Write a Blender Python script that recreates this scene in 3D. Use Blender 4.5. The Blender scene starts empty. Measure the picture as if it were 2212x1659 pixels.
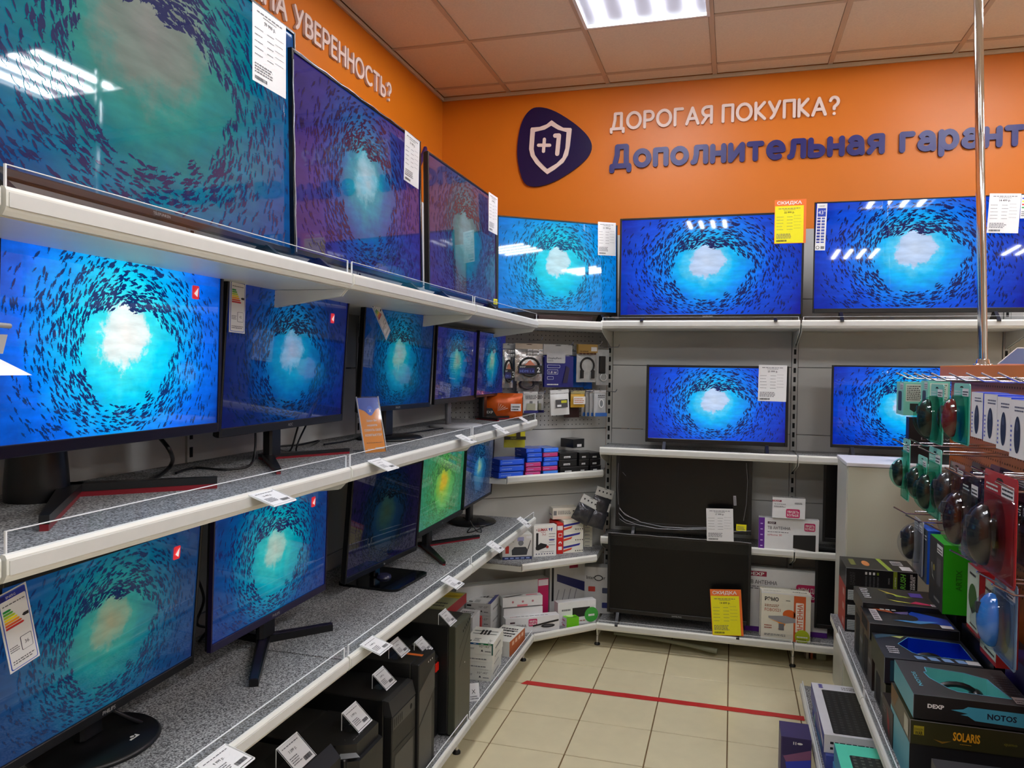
import bpy, bmesh, math, random
from mathutils import Vector, Matrix
random.seed(7)
PI = math.pi
C = bpy.context.scene.collection
scn = bpy.context.scene

# ------------------------------------------------------------------ camera
CAM_F, CAM_YAW, CAM_PITCH, CAM_ROLL, CAM_Z = 1669.73, -.278, -.023, .0138, 1.5156
fw = Vector((math.sin(CAM_YAW)*math.cos(CAM_PITCH), math.cos(CAM_YAW)*math.cos(CAM_PITCH), math.sin(CAM_PITCH)))
r0 = Vector((math.cos(CAM_YAW), -math.sin(CAM_YAW), 0)); u0 = r0.cross(fw)
rv = math.cos(CAM_ROLL)*r0 + math.sin(CAM_ROLL)*u0
uv = -math.sin(CAM_ROLL)*r0 + math.cos(CAM_ROLL)*u0
CO = Vector((0, 0, CAM_Z))
cd = bpy.data.cameras.new('camera'); cam = bpy.data.objects.new('camera', cd); C.objects.link(cam)
cd.sensor_fit = 'HORIZONTAL'; cd.sensor_width = 36; cd.lens = 36*CAM_F/2212; cd.clip_start = .02
M = Matrix((rv, uv, -fw)).transposed().to_4x4(); M.translation = CO; cam.matrix_world = M
scn.camera = cam

# ------------------------------------------------------------------ world, exposure, lamps
wd = bpy.data.worlds.new('store_ambient'); scn.world = wd; wd.use_nodes = True
wd.node_tree.nodes['Background'].inputs[0].default_value = (.90, .95, 1, 1)
wd.node_tree.nodes['Background'].inputs[1].default_value = .5
scn.view_settings.view_transform = 'Standard'; scn.view_settings.look = 'None'
scn.view_settings.gamma = 1; scn.view_settings.use_curve_mapping = False
scn.view_settings.exposure = 0.12
CEIL = 3.16
LAMPS = [(-.429, 3.449), (1.371, 3.449), (3.171, 3.449), (-.429, 1.05), (1.371, 1.05), (3.171, 1.05), (-.429, -1.35), (1.371, -1.35), (3.171, -1.35), (4.971, 1.05), (4.971, -1.35)]
TUBE_E = 88.0      # emission of the fluorescent tubes

# survey helper: a point of the photograph carried onto a real plane of the shop
def ray(x, y): return fw + (x-1106)/CAM_F*rv - (y-829.5)/CAM_F*uv
def at(x, y, X=None, Y=None, Z=None):
    d = ray(x, y)
    t = X/d.x if X is not None else Y/d.y if Y is not None else (Z-CAM_Z)/d.z
    return CO + t*d
def onp(x, y, p, yaw):   # vertical plane through p whose front looks along -y turned by yaw
    n = Vector((-math.sin(yaw), math.cos(yaw), 0)); d = ray(x, y)
    t = (Vector((p[0], p[1], 0))-Vector((CO.x, CO.y, 0))).dot(n)/d.dot(n)
    return CO + t*d

# ------------------------------------------------------------------ materials
def lin(c):
    return tuple((v/12.92 if v <= .04045 else ((v+.055)/1.055)**2.4) for v in [x/255 for x in c[:3]]) + (1,)
MATS = {}
def mat(key, col=(200,200,200), rough=.5, metal=0, spec=.5, emit=None, es=0, noise=0, nscale=40, bump=0, coat=0, alpha=None):
    if key in MATS: return MATS[key]
    m = bpy.data.materials.new(key); m.use_nodes = True; nt = m.node_tree; b = nt.nodes['Principled BSDF']
    b.inputs['Base Color'].default_value = lin(col); b.inputs['Roughness'].default_value = rough
    b.inputs['Metallic'].default_value = metal; b.inputs['Specular IOR Level'].default_value = spec
    b.inputs['Coat Weight'].default_value = coat; b.inputs['Coat Roughness'].default_value = .06
    if emit: b.inputs['Emission Color'].default_value = lin(emit); b.inputs['Emission Strength'].default_value = es
    if noise or bump:
        tc = nt.nodes.new('ShaderNodeTexCoord'); nz = nt.nodes.new('ShaderNodeTexNoise'); nz.inputs['Scale'].default_value = nscale
        nz.inputs['Detail'].default_value = 3; nt.links.new(tc.outputs['Object'], nz.inputs['Vector'])
        if noise:
            mr = nt.nodes.new('ShaderNodeMapRange'); mr.inputs[1].default_value = .25; mr.inputs[2].default_value = .75
            mr.inputs[3].default_value = 1-noise; mr.inputs[4].default_value = 1+noise
            mx = nt.nodes.new('ShaderNodeMix'); mx.data_type = 'RGBA'; mx.blend_type = 'MULTIPLY'; mx.inputs[0].default_value = 1
            mx.inputs[6].default_value = lin(col); nt.links.new(nz.outputs[0], mr.inputs[0]); nt.links.new(mr.outputs[0], mx.inputs[7])
            nt.links.new(mx.outputs[2], b.inputs['Base Color'])
        if bump:
            bp = nt.nodes.new('ShaderNodeBump'); bp.inputs['Strength'].default_value = bump; bp.inputs['Distance'].default_value = .004
            nt.links.new(nz.outputs[0], bp.inputs['Height']); nt.links.new(bp.outputs[0], b.inputs['Normal'])
    if alpha is not None:
        out = nt.nodes['Material Output']; tr = nt.nodes.new('ShaderNodeBsdfTransparent'); ms = nt.nodes.new('ShaderNodeMixShader'); gl = nt.nodes.new('ShaderNodeBsdfGlossy')
        tr.inputs[0].default_value = lin(col); gl.inputs['Roughness'].default_value = rough; gl.inputs['Color'].default_value = (.9, .9, .9, 1)
        lw = nt.nodes.new('ShaderNodeLayerWeight'); lw.inputs[0].default_value = .5; pw = nt.nodes.new('ShaderNodeMath'); pw.operation = 'POWER'; pw.inputs[1].default_value = 4
        ad = nt.nodes.new('ShaderNodeMath'); ad.operation = 'MULTIPLY_ADD'; ad.use_clamp = True; ad.inputs[1].default_value = .16; ad.inputs[2].default_value = alpha
        nt.links.new(lw.outputs['Facing'], pw.inputs[0]); nt.links.new(pw.outputs[0], ad.inputs[0]); nt.links.new(ad.outputs[0], ms.inputs[0])
        nt.links.new(tr.outputs[0], ms.inputs[1]); nt.links.new(gl.outputs[0], ms.inputs[2]); nt.links.new(ms.outputs[0], out.inputs[0])
    MATS[key] = m; return m
def K(r, g, b, rough=.45, **k):      # printed / painted colour
    return mat('paint_%d_%d_%d_%d' % (r, g, b, rough*100), (r, g, b), rough, noise=.03, nscale=25, **k)
WHITE = K(232, 232, 228); INK = K(28, 28, 32); GREY = K(120, 120, 122)
steel_w = mat('white_powder_coated_steel', (226, 226, 218), .35, noise=.02, nscale=12)
panel_m = mat('grey_white_steel_panel', (190, 190, 186), .5, noise=.03, nscale=5)
blackp = mat('black_plastic', (14, 14, 16), .35, noise=.15, nscale=60)
blackg = mat('gloss_black_plastic', (7, 7, 9), .12)
blackm = mat('matt_black_steel', (13, 13, 14), .5, noise=.15, nscale=80, bump=.05)
slotm = mat('dark_slot', (6, 6, 6), .8)
chrome = mat('chrome', (225, 228, 232), .08, 1)
wire = mat('galvanised_wire', (205, 205, 215), .2, 1)
acryl = mat('clear_acrylic', (244, 246, 248), .05, alpha=.035)
acryl_e = mat('acrylic_edge', (235, 238, 240), .3)
film = mat('clear_film', (240, 242, 244), .12, alpha=.06)
redp = mat('red_accent_plastic', (130, 12, 30), .35)
def carpet(key, a, b):
    m = bpy.data.materials.new(key); m.use_nodes = True; nt = m.node_tree; bs = nt.nodes['Principled BSDF']; bs.inputs['Roughness'].default_value = .95
    tc = nt.nodes.new('ShaderNodeTexCoord'); nz = nt.nodes.new('ShaderNodeTexNoise'); nz.inputs['Scale'].default_value = 260; nz.inputs['Detail'].default_value = 2
    cr = nt.nodes.new('ShaderNodeValToRGB'); cr.color_ramp.elements[0].position = .36; cr.color_ramp.elements[1].position = .64
    cr.color_ramp.elements[0].color = lin(a); cr.color_ramp.elements[1].color = lin(b)
    nt.links.new(tc.outputs['Object'], nz.inputs['Vector']); nt.links.new(nz.outputs[0], cr.inputs[0]); nt.links.new(cr.outputs[0], bs.inputs['Base Color'])
    bp = nt.nodes.new('ShaderNodeBump'); bp.inputs['Strength'].default_value = .5; bp.inputs['Distance'].default_value = .003
    nt.links.new(nz.outputs[0], bp.inputs['Height']); nt.links.new(bp.outputs[0], bs.inputs['Normal'])
    return m
felt = carpet('grey_felt', (62, 62, 64), (172, 172, 172))

# ------------------------------------------------------------------ mesh builder
TXT = {}
def text_geo(s, bold=0, shear=0):
    k = (s, bold, shear)
    if k not in TXT:
        cu = bpy.data.curves.new('t', 'FONT'); cu.body = s; cu.size = 1; cu.offset = bold; cu.shear = shear; cu.resolution_u = 2
        o = bpy.data.objects.new('t', cu); C.objects.link(o)
        me = bpy.data.meshes.new_from_object(o.evaluated_get(bpy.context.evaluated_depsgraph_get()))
        vs = [(v.co.x, v.co.y) for v in me.vertices]; fs = [tuple(p.vertices) for p in me.polygons]
        bpy.data.objects.remove(o); bpy.data.curves.remove(cu); bpy.data.meshes.remove(me)
        xs = [v[0] for v in vs] or [0, 1]; ys = [v[1] for v in vs] or [0, 1]
        TXT[k] = (vs, fs, (min(xs), max(xs), min(ys), max(ys)))
    return TXT[k]
def letter_mesh(ch, bold, thick):
    cu = bpy.data.curves.new('t', 'FONT'); cu.body = ch; cu.size = 1; cu.extrude = thick; cu.bevel_depth = bold; cu.bevel_resolution = 2; cu.resolution_u = 3
    o = bpy.data.objects.new('t', cu); C.objects.link(o)
    me = bpy.data.meshes.new_from_object(o.evaluated_get(bpy.context.evaluated_depsgraph_get()))
    bpy.data.objects.remove(o); bpy.data.curves.remove(cu); return me
class MB:
    def __init__(s): s.v = []; s.f = []; s.m = []; s.mats = []; s.sm = []; s.T = Matrix()
    def mi(s, m):
        if m not in s.mats: s.mats.append(m)
        return s.mats.index(m)
    def add(s, vs, fs, m, smooth=False):
        n = len(s.v); T = s.T; s.v += [tuple(T @ Vector(p)) for p in vs]; i = s.mi(m)
        for f in fs: s.f.append(tuple(n+k for k in f)); s.m.append(i); s.sm.append(smooth)
        return s
    def box(s, x0, x1, y0, y1, z0, z1, m, faces=None):
        vs = [(x0,y0,z0),(x1,y0,z0),(x1,y1,z0),(x0,y1,z0),(x0,y0,z1),(x1,y0,z1),(x1,y1,z1),(x0,y1,z1)]
        fs = [(0,1,5,4),(1,2,6,5),(2,3,7,6),(3,0,4,7),(4,5,6,7),(3,2,1,0)]   # front,right,back,left,top,bottom
        if faces is None: return s.add(vs, fs, m)
        for f, k in zip(fs, 'FRBLTD'): s.add(vs, [f], faces.get(k, m))
        return s
    def rbox(s, x0, x1, y0, y1, z0, z1, m, r=.004):    # box with chamfered vertical and horizontal edges
        def ring(z, i): 
            a, b, c, d = x0+i, x1-i, y0+i, y1-i; q = r
            return [(a+q,c,z),(b-q,c,z),(b,c+q,z),(b,d-q,z),(b-q,d,z),(a+q,d,z),(a,d-q,z),(a,c+q,z)]
        R = [ring(z0, r*.7), ring(z0+r, 0), ring(z1-r, 0), ring(z1, r*.7)]
        vs = sum(R, []); fs = [tuple(range(7,-1,-1)), tuple(24+k for k in range(8))]
        for j in range(3):
            for k in range(8): fs.append((j*8+k, j*8+(k+1) % 8, (j+1)*8+(k+1) % 8, (j+1)*8+k))
        return s.add(vs, fs, m)
    def prism(s, pts, y0, y1, m, side=None, plane='xz'):  # polygon in x,z pushed from y0 to y1
        n = len(pts)
        if plane == 'xz': vs = [(p[0], y0, p[1]) for p in pts]+[(p[0], y1, p[1]) for p in pts]
        elif plane == 'xy': vs = [(p[0], p[1], y0) for p in pts]+[(p[0], p[1], y1) for p in pts]
        else: vs = [(y0, p[0], p[1]) for p in pts]+[(y1, p[0], p[1]) for p in pts]
        s.add(vs, [tuple(range(n)), tuple(range(2*n-1, n-1, -1))], m)
        s.add(vs, [(k, (k+1) % n, n+(k+1) % n, n+k) for k in range(n)], side or m); return s
    def tube(s, path, r, m, n=8, cap=True):
        P = [Vector(p) for p in path]; vs = []; prev = None
        for i, p in enumerate(P):
            d = (P[min(i+1, len(P)-1)]-P[max(i-1, 0)]).normalized()
            a = prev if prev is not None else (Vector((0,0,1)) if abs(d.z) < .9 else Vector((1,0,0)))
            b = d.cross(a).normalized(); a = b.cross(d).normalized(); prev = a
            rr = r[i] if isinstance(r, (list, tuple)) else r
            for k in range(n): t = 2*PI*k/n; vs.append(tuple(p+rr*(math.cos(t)*a+math.sin(t)*b)))
        fs = [(i*n+k, i*n+(k+1) % n, (i+1)*n+(k+1) % n, (i+1)*n+k) for i in range(len(P)-1) for k in range(n)]
        s.add(vs, fs, m, True)
        if cap: s.add(vs, [tuple(range(n)), tuple(range((len(P)-1)*n, len(P)*n))], m)
        return s
    def lathe(s, prof, m, n=24, c=(0,0), smooth=True, sx=1, sy=1):
        vs = [(c[0]+sx*r*math.cos(2*PI*k/n), c[1]+sy*r*math.sin(2*PI*k/n), z) for r, z in prof for k in range(n)]
        fs = [(i*n+k, i*n+(k+1) % n, (i+1)*n+(k+1) % n, (i+1)*n+k) for i in range(len(prof)-1) for k in range(n)]
        s.add(vs, fs, m, smooth); L = len(prof)-1
        s.add(vs, [tuple(range(n-1, -1, -1)), tuple(L*n+k for k in range(n))], m); return s
    def ell(s, c, r, m, nu=12, nv=8, fn=None):
        vs = []; 
        for j in range(nv+1):
            t = PI*j/nv
            for k in range(nu):
                p = 2*PI*k/nu; q = [c[0]+r[0]*math.sin(t)*math.cos(p), c[1]+r[1]*math.sin(t)*math.sin(p), c[2]+r[2]*math.cos(t)]
                vs.append(tuple(fn(q) if fn else q))
        return s.add(vs, [(j*nu+k, (j+1)*nu+k, (j+1)*nu+(k+1) % nu, j*nu+(k+1) % nu) for j in range(nv) for k in range(nu)], m, True)
    def face(s, o, u, v, e=.0005): return Face(s, Vector(o), Vector(u), Vector(v), e)
    def build(s, name, parent=None, loc=(0,0,0), rot=(0,0,0), bevel=0):
        me = bpy.data.meshes.new(name); me.from_pydata(s.v, [], s.f)
        for m in s.mats: me.materials.append(m)
        me.polygons.foreach_set('material_index', s.m); me.polygons.foreach_set('use_smooth', s.sm); me.update()
        o = bpy.data.objects.new(name, me); C.objects.link(o); o.location = loc; o.rotation_euler = rot
        if parent: o.parent = parent
        if bevel:
            b = o.modifiers.new('edge', 'BEVEL'); b.width = bevel; b.segments = 2; b.limit_method = 'ANGLE'; b.angle_limit = .7
        return o
class Face:      # flat print lying a hair proud of a face
    def __init__(s, mb, o, u, v, e): s.b = mb; s.o = o; s.u = u; s.v = v; s.n = u.cross(v).normalized(); s.e = e; s.k = 0
    def p(s, a, b): return tuple(s.o + a*s.u + b*s.v + s.n*(s.e*(1+s.k)))
    def poly(s, pts, m, k=0): s.k = k; s.b.add([s.p(*q) for q in pts], [tuple(range(len(pts)))], m); return s
    def rect(s, a0, b0, a1, b1, m, k=0): return s.poly([(a0,b0),(a1,b0),(a1,b1),(a0,b1)], m, k)
    def rrect(s, a0, b0, a1, b1, r, m, k=0):
        pts = []
        for cx, cy, t0 in ((a1-r,b0+r,-PI/2),(a1-r,b1-r,0),(a0+r,b1-r,PI/2),(a0+r,b0+r,PI)):
            pts += [(cx+r*math.cos(t0+t*PI/6), cy+r*math.sin(t0+t*PI/6)) for t in range(4)]
        return s.poly(pts, m, k)
    def disc(s, a, b, ra, m, rb=None, k=0, n=20):
        return s.poly([(a+ra*math.cos(2*PI*i/n), b+(rb or ra)*math.sin(2*PI*i/n)) for i in range(n)], m, k)
    def text(s, t, a, b, h, m, w=None, al='l', bold=.0, k=1, rot=0, shear=0):   # h = height of a capital
        vs, fs, bb = text_geo(t, bold, shear); sc = h/.7; sx = sc
        if w: sx = w/(bb[1]-bb[0])
        W = (bb[1]-bb[0])*sx; off = {'l':0,'c':-W/2,'r':-W}[al]; s.k = k; c, q = math.cos(rot), math.sin(rot); out = []
        for x, y in vs:
            X = (x-bb[0])*sx+off; Y = y*sc; out.append(s.p(a+c*X-q*Y, b+q*X+c*Y))
        s.b.add(out, fs, m); return s
    def lines(s, a0, b0, a1, b1, n, m, k=1, fill=.45, dens=.8):   # unreadably small print
        h = (b1-b0)/n; R = random.Random(int(abs(a0*991+b0*377+a1*57)*1000)+n)
        for i in range(n):
            x = a0; end = a1-(a1-a0)*R.random()*(1-dens)
            while x < end:
                l = (a1-a0)*R.uniform(.05, .16); s.rect(x, b1-(i+1)*h, min(x+l, a1), b1-(i+1)*h+h*fill, m, k); x += l+(a1-a0)*.03
        return s
    def code(s, a0, b0, a1, b1, m, k=1):
        R = random.Random(3); x = a0
        while x < a1:
            l = (a1-a0)*R.uniform(.012, .04); s.rect(x, b0, min(x+l, a1), b1, m, k); x += l+(a1-a0)*R.uniform(.01, .03)
        return s
def tag(o, label=None, cat=None, group=None, kind=None):
    for k, v in (('label', label), ('category', cat), ('group', group), ('kind', kind)):
        if v: o[k] = v
    return o
ORD = ['first', 'second', 'third', 'fourth', 'fifth', 'sixth', 'seventh', 'eighth', 'ninth', 'tenth']
def empty(name, loc, yaw=0, label=None, cat=None, group=None):
    o = bpy.data.objects.new(name, None); C.objects.link(o); o.location = loc; o.rotation_euler = (0, 0, yaw); o.empty_display_size = .1
    return tag(o, label, cat, group)

# ================================================================== THE ROOM
XL, YB = -1.754, 4.50
TX0, TY0, TS = -.6051, 3.8555, .3063
tile_m = mat('beige_floor_tile', (214, 203, 168), .28, noise=.05, nscale=9, spec=.4)
grout = mat('brown_grout', (112, 88, 55), .8)
f = MB(); f.box(XL-.05, 6, -5, YB+.05, -.06, -.004, grout); floor = tag(f.build('floor'), kind='structure')
tm = None
for i in range(-4, 13):
    for j in range(-3, 9):
        x, y = TX0+i*TS, TY0-j*TS
        if y+TS/2 > YB-.1 and y-TS > YB: continue
        if tm is None:
            t = MB(); t.rbox(.0025, TS-.0025, -TS+.0025, -.0025, -.01, 0, tile_m, .0015); o = t.build('floor_tile', floor); tm = o.data
        else: o = bpy.data.objects.new('floor_tile', tm); C.objects.link(o); o.parent = floor
        o.location = (x, y, random.uniform(-.0004, .0004))
t = MB(); t.box(TX0-4*TS, 6, -5, TY0-9*TS, -.004, -.0005, tile_m); t.box(TX0+13*TS, 6, TY0-9*TS, YB, -.004, -.0005, tile_m)
o = t.build('floor_tile_field', floor); o['kind'] = 'stuff'
# ceiling
ceil_m = mat('ceiling_tile_board', (232, 216, 196), .9, noise=.05, nscale=120, bump=.25); rail_m = mat('ceiling_rail', (200, 180, 158), .5)
void = mat('ceiling_void', (60, 50, 42), .9)
c = MB(); c.box(XL-.05, 6, -5, YB+.05, CEIL+.03, CEIL+.08, void); ceil = tag(c.build('ceiling'), kind='structure')
GX, GY = -1.3289, 4.3486
def lamp_cell(x, y): return any(abs(x+.3-lx) < .2 and abs(y-.3-ly) < .2 for lx, ly in LAMPS)
cm = {}
for i in range(-1, 7):
    for j in range(-1, 6):
        x0, x1 = max(XL, GX+i*.6)+.013, GX+i*.6+.6-.013; y1, y0 = min(YB, GY-j*.6)-.013, GY-j*.6-.6+.013
        if lamp_cell(GX+i*.6, GY-j*.6): continue
        k = (round(x1-x0, 3), round(y1-y0, 3))
        if k not in cm:
            t = MB(); t.rbox(0, x1-x0, 0, y1-y0, .004, .018, ceil_m, .002); o = t.build('ceiling_tile', ceil); cm[k] = o.data
        else: o = bpy.data.objects.new('ceiling_tile', cm[k]); C.objects.link(o); o.parent = ceil
        o.location = (x0, y0, CEIL)
for i in range(0, 9):
    t = MB(); x = GX+i*.6; t.box(x-.012, x+.012, .7, YB, CEIL, CEIL+.01, rail_m); t.build('ceiling_rail', ceil)
for j in range(0, 7):
    t = MB(); y = GY-j*.6
    for i in range(-1, 8):
        a, b = max(XL, GX+i*.6)+.0125, GX+i*.6+.5875
        t.box(a, b, y-.012, y+.012, CEIL, CEIL+.01, rail_m)
    t.build('ceiling_rail', ceil)
t = MB()
for (a, b, cc, d) in ((GX+7*.6, 6, -5, YB), (XL, GX+7*.6, -5, GY-3.6-.6)): t.box(a, b, cc, d, CEIL+.004, CEIL+.018, ceil_m)
o = t.build('ceiling_tile_field', ceil); o['kind'] = 'stuff'
orange = mat('orange_wall_paint', (204, 110, 16), .42, noise=.03, nscale=3, spec=.4)
pale = mat('pale_wall_paint', (205, 200, 190), .8)
for n, b, m in (('wall_back', (XL-.1, 6, YB, YB+.1), orange), ('wall_left', (XL-.1, XL, -5, YB), orange), ('wall_right', (6, 6.1, -5, YB), pale), ('wall_front', (XL-.1, 6.1, -5.1, -5), pale)):
    w = MB(); w.box(*b, 0, CEIL+.03, m); tag(w.build(n), kind='structure')
w = MB(); w.box(XL, XL+.012, -1, YB, CEIL-.02, CEIL, rail_m); w.box(XL, 6, YB-.012, YB, CEIL-.02, CEIL, rail_m); tag(w.build('trim_1'), kind='structure')
w = MB(); w.box(XL, 6, YB-.014, YB, 0, .12, K(90, 88, 80)); tag(w.build('under_shelf_dark_back'), kind='structure')  # added dark strip, paints the shade under the back shelves
w = MB(); w.box(XL, XL+.014, -5, YB, 0, .12, K(90, 88, 80)); tag(w.build('under_shelf_dark_left'), kind='structure')  # same added strip of painted shade along the left wall
# red tape
tp = MB(); A = at(1137, 1472, Z=.001); B = at(1737, 1550, Z=.001); n = 40; R = random.Random(4); top = []; bot = []
for i in range(n+1):
    q = A.lerp(B, i/n); top.append((q.x, q.y+.012+R.uniform(-.001, .001))); bot.append((q.x+(-.02 if i == 0 else 0), q.y-.034+(R.uniform(-.001, .004) if i > 18 else 0)))
for i in range(n): tp.add([(*bot[i], .0012), (*bot[i+1], .0012), (*top[i+1], .0012), (*top[i], .0012)], [(0,1,2,3)], mat('red_floor_tape', (190, 42, 42), .45, noise=.1, nscale=30))
tag(tp.build('floor_tape'), 'worn red tape line stuck across the beige floor tiles', 'tape')
for i, (x, y, rr) in enumerate(((1323, 1404, .006), (1620, 1484, .004), (1319, 1551, .004), (1628, 1612, .004), (1574, 1554, .003))):
    pass
# ceiling lamps
tube_m = mat('fluorescent_tube', (255, 255, 255), .3, emit=(246, 249, 255), es=TUBE_E); diff_m = mat('lamp_reflector_glow', (70, 70, 76), .3, emit=(225, 226, 245), es=.35)  # weak emission paints the tubes' light onto the dark reflector
def lamp(x, y, label, group=None):
    r = empty('ceiling_light_panel', (x, y, CEIL), 0, label, 'ceiling light', group)
    b = MB(); b.box(-.29, .29, -.29, .29, .012, .028, diff_m); b.build('reflector', r)
    b = MB(); wm = K(240, 240, 240)
    for q in ((-.295, -.28, -.295, .295), (.28, .295, -.295, .295), (-.28, .28, -.295, -.28), (-.28, .28, .28, .295)): b.box(*q, -.004, .028, wm)
    b.build('frame', r)
    for k in range(4):
        b = MB(); cx = -.205+k*.137; b.rbox(cx-.0155, cx+.0155, -.265, .265, -.002, .011, tube_m, .005); b.build('tube', r)
    return r
for k, (x, y) in enumerate(LAMPS):
    if k == 0: lamp(x, y, 'square four-tube ceiling light panel above the orange wall')
    elif k == 1: lamp(x, y, 'four-tube ceiling light panel just above the upper right corner of the picture')
    else: lamp(x, y, 'lit four-tube ceiling light panel over the rest of the shop', 'ceiling light panels outside the view')

# ------------------------------------------------------------------ wall lettering
def arc(cx, cy, rx, ry, a0, a1, n=9): return [(cx+rx*math.cos(math.radians(a0+(a1-a0)*t/n)), cy+ry*math.sin(math.radians(a0+(a1-a0)*t/n))) for t in range(n+1)]
X = .72
STROKES = {   # skeletons of the rounded sign letters: width, strokes
 'Д': (.86, [[(0,-.2),(0,.02),(.86,.02),(.86,-.2)], [(.13,.02),(.26,.6),(.27,1),(.72,1),(.72,.02)]]),
 'О': (.92, [arc(.46,.5,.46,.5,0,360,20)]), 'Р': (.6, [[(0,0),(0,1),(.3,1)]+arc(.3,.72,.3,.28,90,-90)+[(0,.44)]]),
 'Г': (.5, [[(0,0),(0,1),(.5,1)]]), 'А': (.78, [[(0,0),(.39,1),(.78,0)], [(.15,.33),(.63,.33)]]),
 'Я': (.6, [[(.6,0),(.6,1),(.3,1)]+arc(.3,.72,.3,.28,90,270)+[(.6,.44)], [(.32,.44),(0,0)]]),
 'П': (.64, [[(0,0),(0,1),(.64,1),(.64,0)]]), 'К': (.58, [[(0,0),(0,1)], [(.55,1),(.06,.5),(.58,0)]]),
 'У': (.66, [[(0,1),(.35,.36)], [(.66,1),(.27,.14),(.12,0)]]), 'Н': (.64, [[(0,0),(0,1)], [(.64,0),(.64,1)], [(0,.52),(.64,.52)]]),
 '?': (.5, [arc(.25,.74,.25,.26,165,-40)+[(.25,.42),(.25,.3)], [(.25,0),(.25,.005)]]),
 'Ж': (1.0, [[(.5,0),(.5,1)], [(.02,1),(.45,.5),(0,0)], [(.98,1),(.55,.5),(1,0)]]),
 'В': (.58, [[(.28,.52),(0,.52),(0,1),(.28,1)]+arc(.28,.76,.26,.24,90,-90), [(0,.52),(0,0),(.3,0)]+arc(.3,.26,.28,.26,-90,90)]),
 'Е': (.5, [[(.5,1),(0,1),(0,0),(.5,0)], [(0,.52),(.44,.52)]]), 'С': (.74, [arc(.45,.5,.45,.5,50,310,16)]),
 'Т': (.66, [[(0,1),(.66,1)], [(.33,1),(.33,0)]]), 'Ь': (.56, [[(0,1),(0,0),(.28,0)]+arc(.28,.27,.28,.27,-90,90)+[(0,.54)]]), 'И': (.64, [[(0,1),(0,0),(.64,1),(.64,0)]]),
 'о': (.66, [arc(.33,X/2,.33,X/2,0,360,18)]), 'п': (.52, [[(0,0),(0,X),(.52,X),(.52,0)]]), 'л': (.6, [[(0,0),(.09,.04),(.15,X*.5),(.16,X),(.6,X),(.6,0)]]),
 'н': (.52, [[(0,0),(0,X)], [(.52,0),(.52,X)], [(0,.37),(.52,.37)]]), 'и': (.54, [[(0,X),(0,0),(.54,X),(.54,0)]]), 'т': (.56, [[(0,X),(.56,X)], [(.28,X),(.28,0)]]),
 'е': (.64, [[(.02,X/2),(.64,X/2)]+arc(.33,X/2,.32,X/2,0,300,14)]), 'ь': (.52, [[(0,X),(0,0),(.3,0)]+arc(.3,.2,.22,.2,-90,90)+[(0,.4)]]),
 'а': (.54, [arc(.27,X-.24,.24,.24,150,0,6)+[(.52,.25),(.54,0)], [(.52,.42)]+arc(.24,.2,.24,.2,70,330,12)+[(.52,.2)]]),
 'я': (.52, [[(.52,0),(.52,X),(.24,X)]+arc(.24,X-.19,.22,.19,90,270)+[(.52,X-.38)], [(.24,X-.38),(0,0)]]),
 'г': (.42, [[(0,0),(0,X),(.42,X)]]), 'р': (.6, [[(0,-.28),(0,X)], arc(.31,X/2,.29,X/2,0,360,16)])}
def stroke(mb, pts, w, y0, y1, m):
    for (a, c_) in zip(pts, pts[1:]):
        a, c_ = Vector(a), Vector(c_); d = (c_-a).normalized(); an = math.atan2(d.y, d.x)
        P = [(a.x+w*math.cos(an+PI/2+t*PI/6), a.y+w*math.sin(an+PI/2+t*PI/6)) for t in range(7)]+[(c_.x+w*math.cos(an-PI/2+t*PI/6), c_.y+w*math.sin(an-PI/2+t*PI/6)) for t in range(7)]
        mb.prism(P, y0-len(mb.f)*4e-6, y1, m)
def sign_w(s, gap): return sum((STROKES[c][0]+gap) if c != ' ' else gap*1.6 for c in s)-gap
def wall_letters(name, s, origin, yaw, cap, W, m, label, wt=.092, gap=.30, upto=None):
    r = empty(name, origin, yaw, label, 'sign'); S = cap/(1+2*wt); k = W/((sign_w(upto or s, gap)+2*wt)*S); x = wt
    for ch in s:
        if ch == ' ': x += gap*1.6; continue
        w, st = STROKES[ch]; mb = MB()
        for i, p in enumerate(st): stroke(mb, [((x+a)*S*k, (b+wt)*S) for a, b in p], wt*S, -.013-.0002*i, -.001, m)
        mb.build('letter', r); x += w+gap
    return r
ltr_w = mat('letter_cream', (222, 200, 190), .5); ltr_b = mat('letter_blue', (28, 24, 100), .4)
wall_letters('sign_lettering', 'ДОРОГАЯ ПОКУПКА?', (-.712, YB, 2.886), 0, .104, 1.235, ltr_w, 'cream raised letters ДОРОГАЯ ПОКУПКА? high on the back wall')
wall_letters('sign_lettering', 'Дополнительная гарантия', (-.712, YB, 2.664), 0, .142, 2.11, ltr_b, 'dark blue raised letters Дополнительная гарантия on the orange back wall', wt=.13, gap=.33, upto='Дополнительная гарант')
WW = .925*(sign_w('НУЖНА УВЕРЕННОСТЬ?', .30)/sign_w('УВЕРЕННОСТЬ?', .30))
wall_letters('sign_lettering', 'НУЖНА УВЕРЕННОСТЬ?', (XL, 3.735-WW, 2.880), PI/2, .098, WW, ltr_w, 'cream raised letters НУЖНА УВЕРЕННОСТЬ? on the left wall')
q = at(903, 362, X=XL+.01)
wall_letters('sign_lettering', 'И', (XL, q.y, q.z), PI/2, .15, .13, ltr_b, 'dark blue raised letter И showing between two televisions on the left wall', wt=.115)
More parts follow.
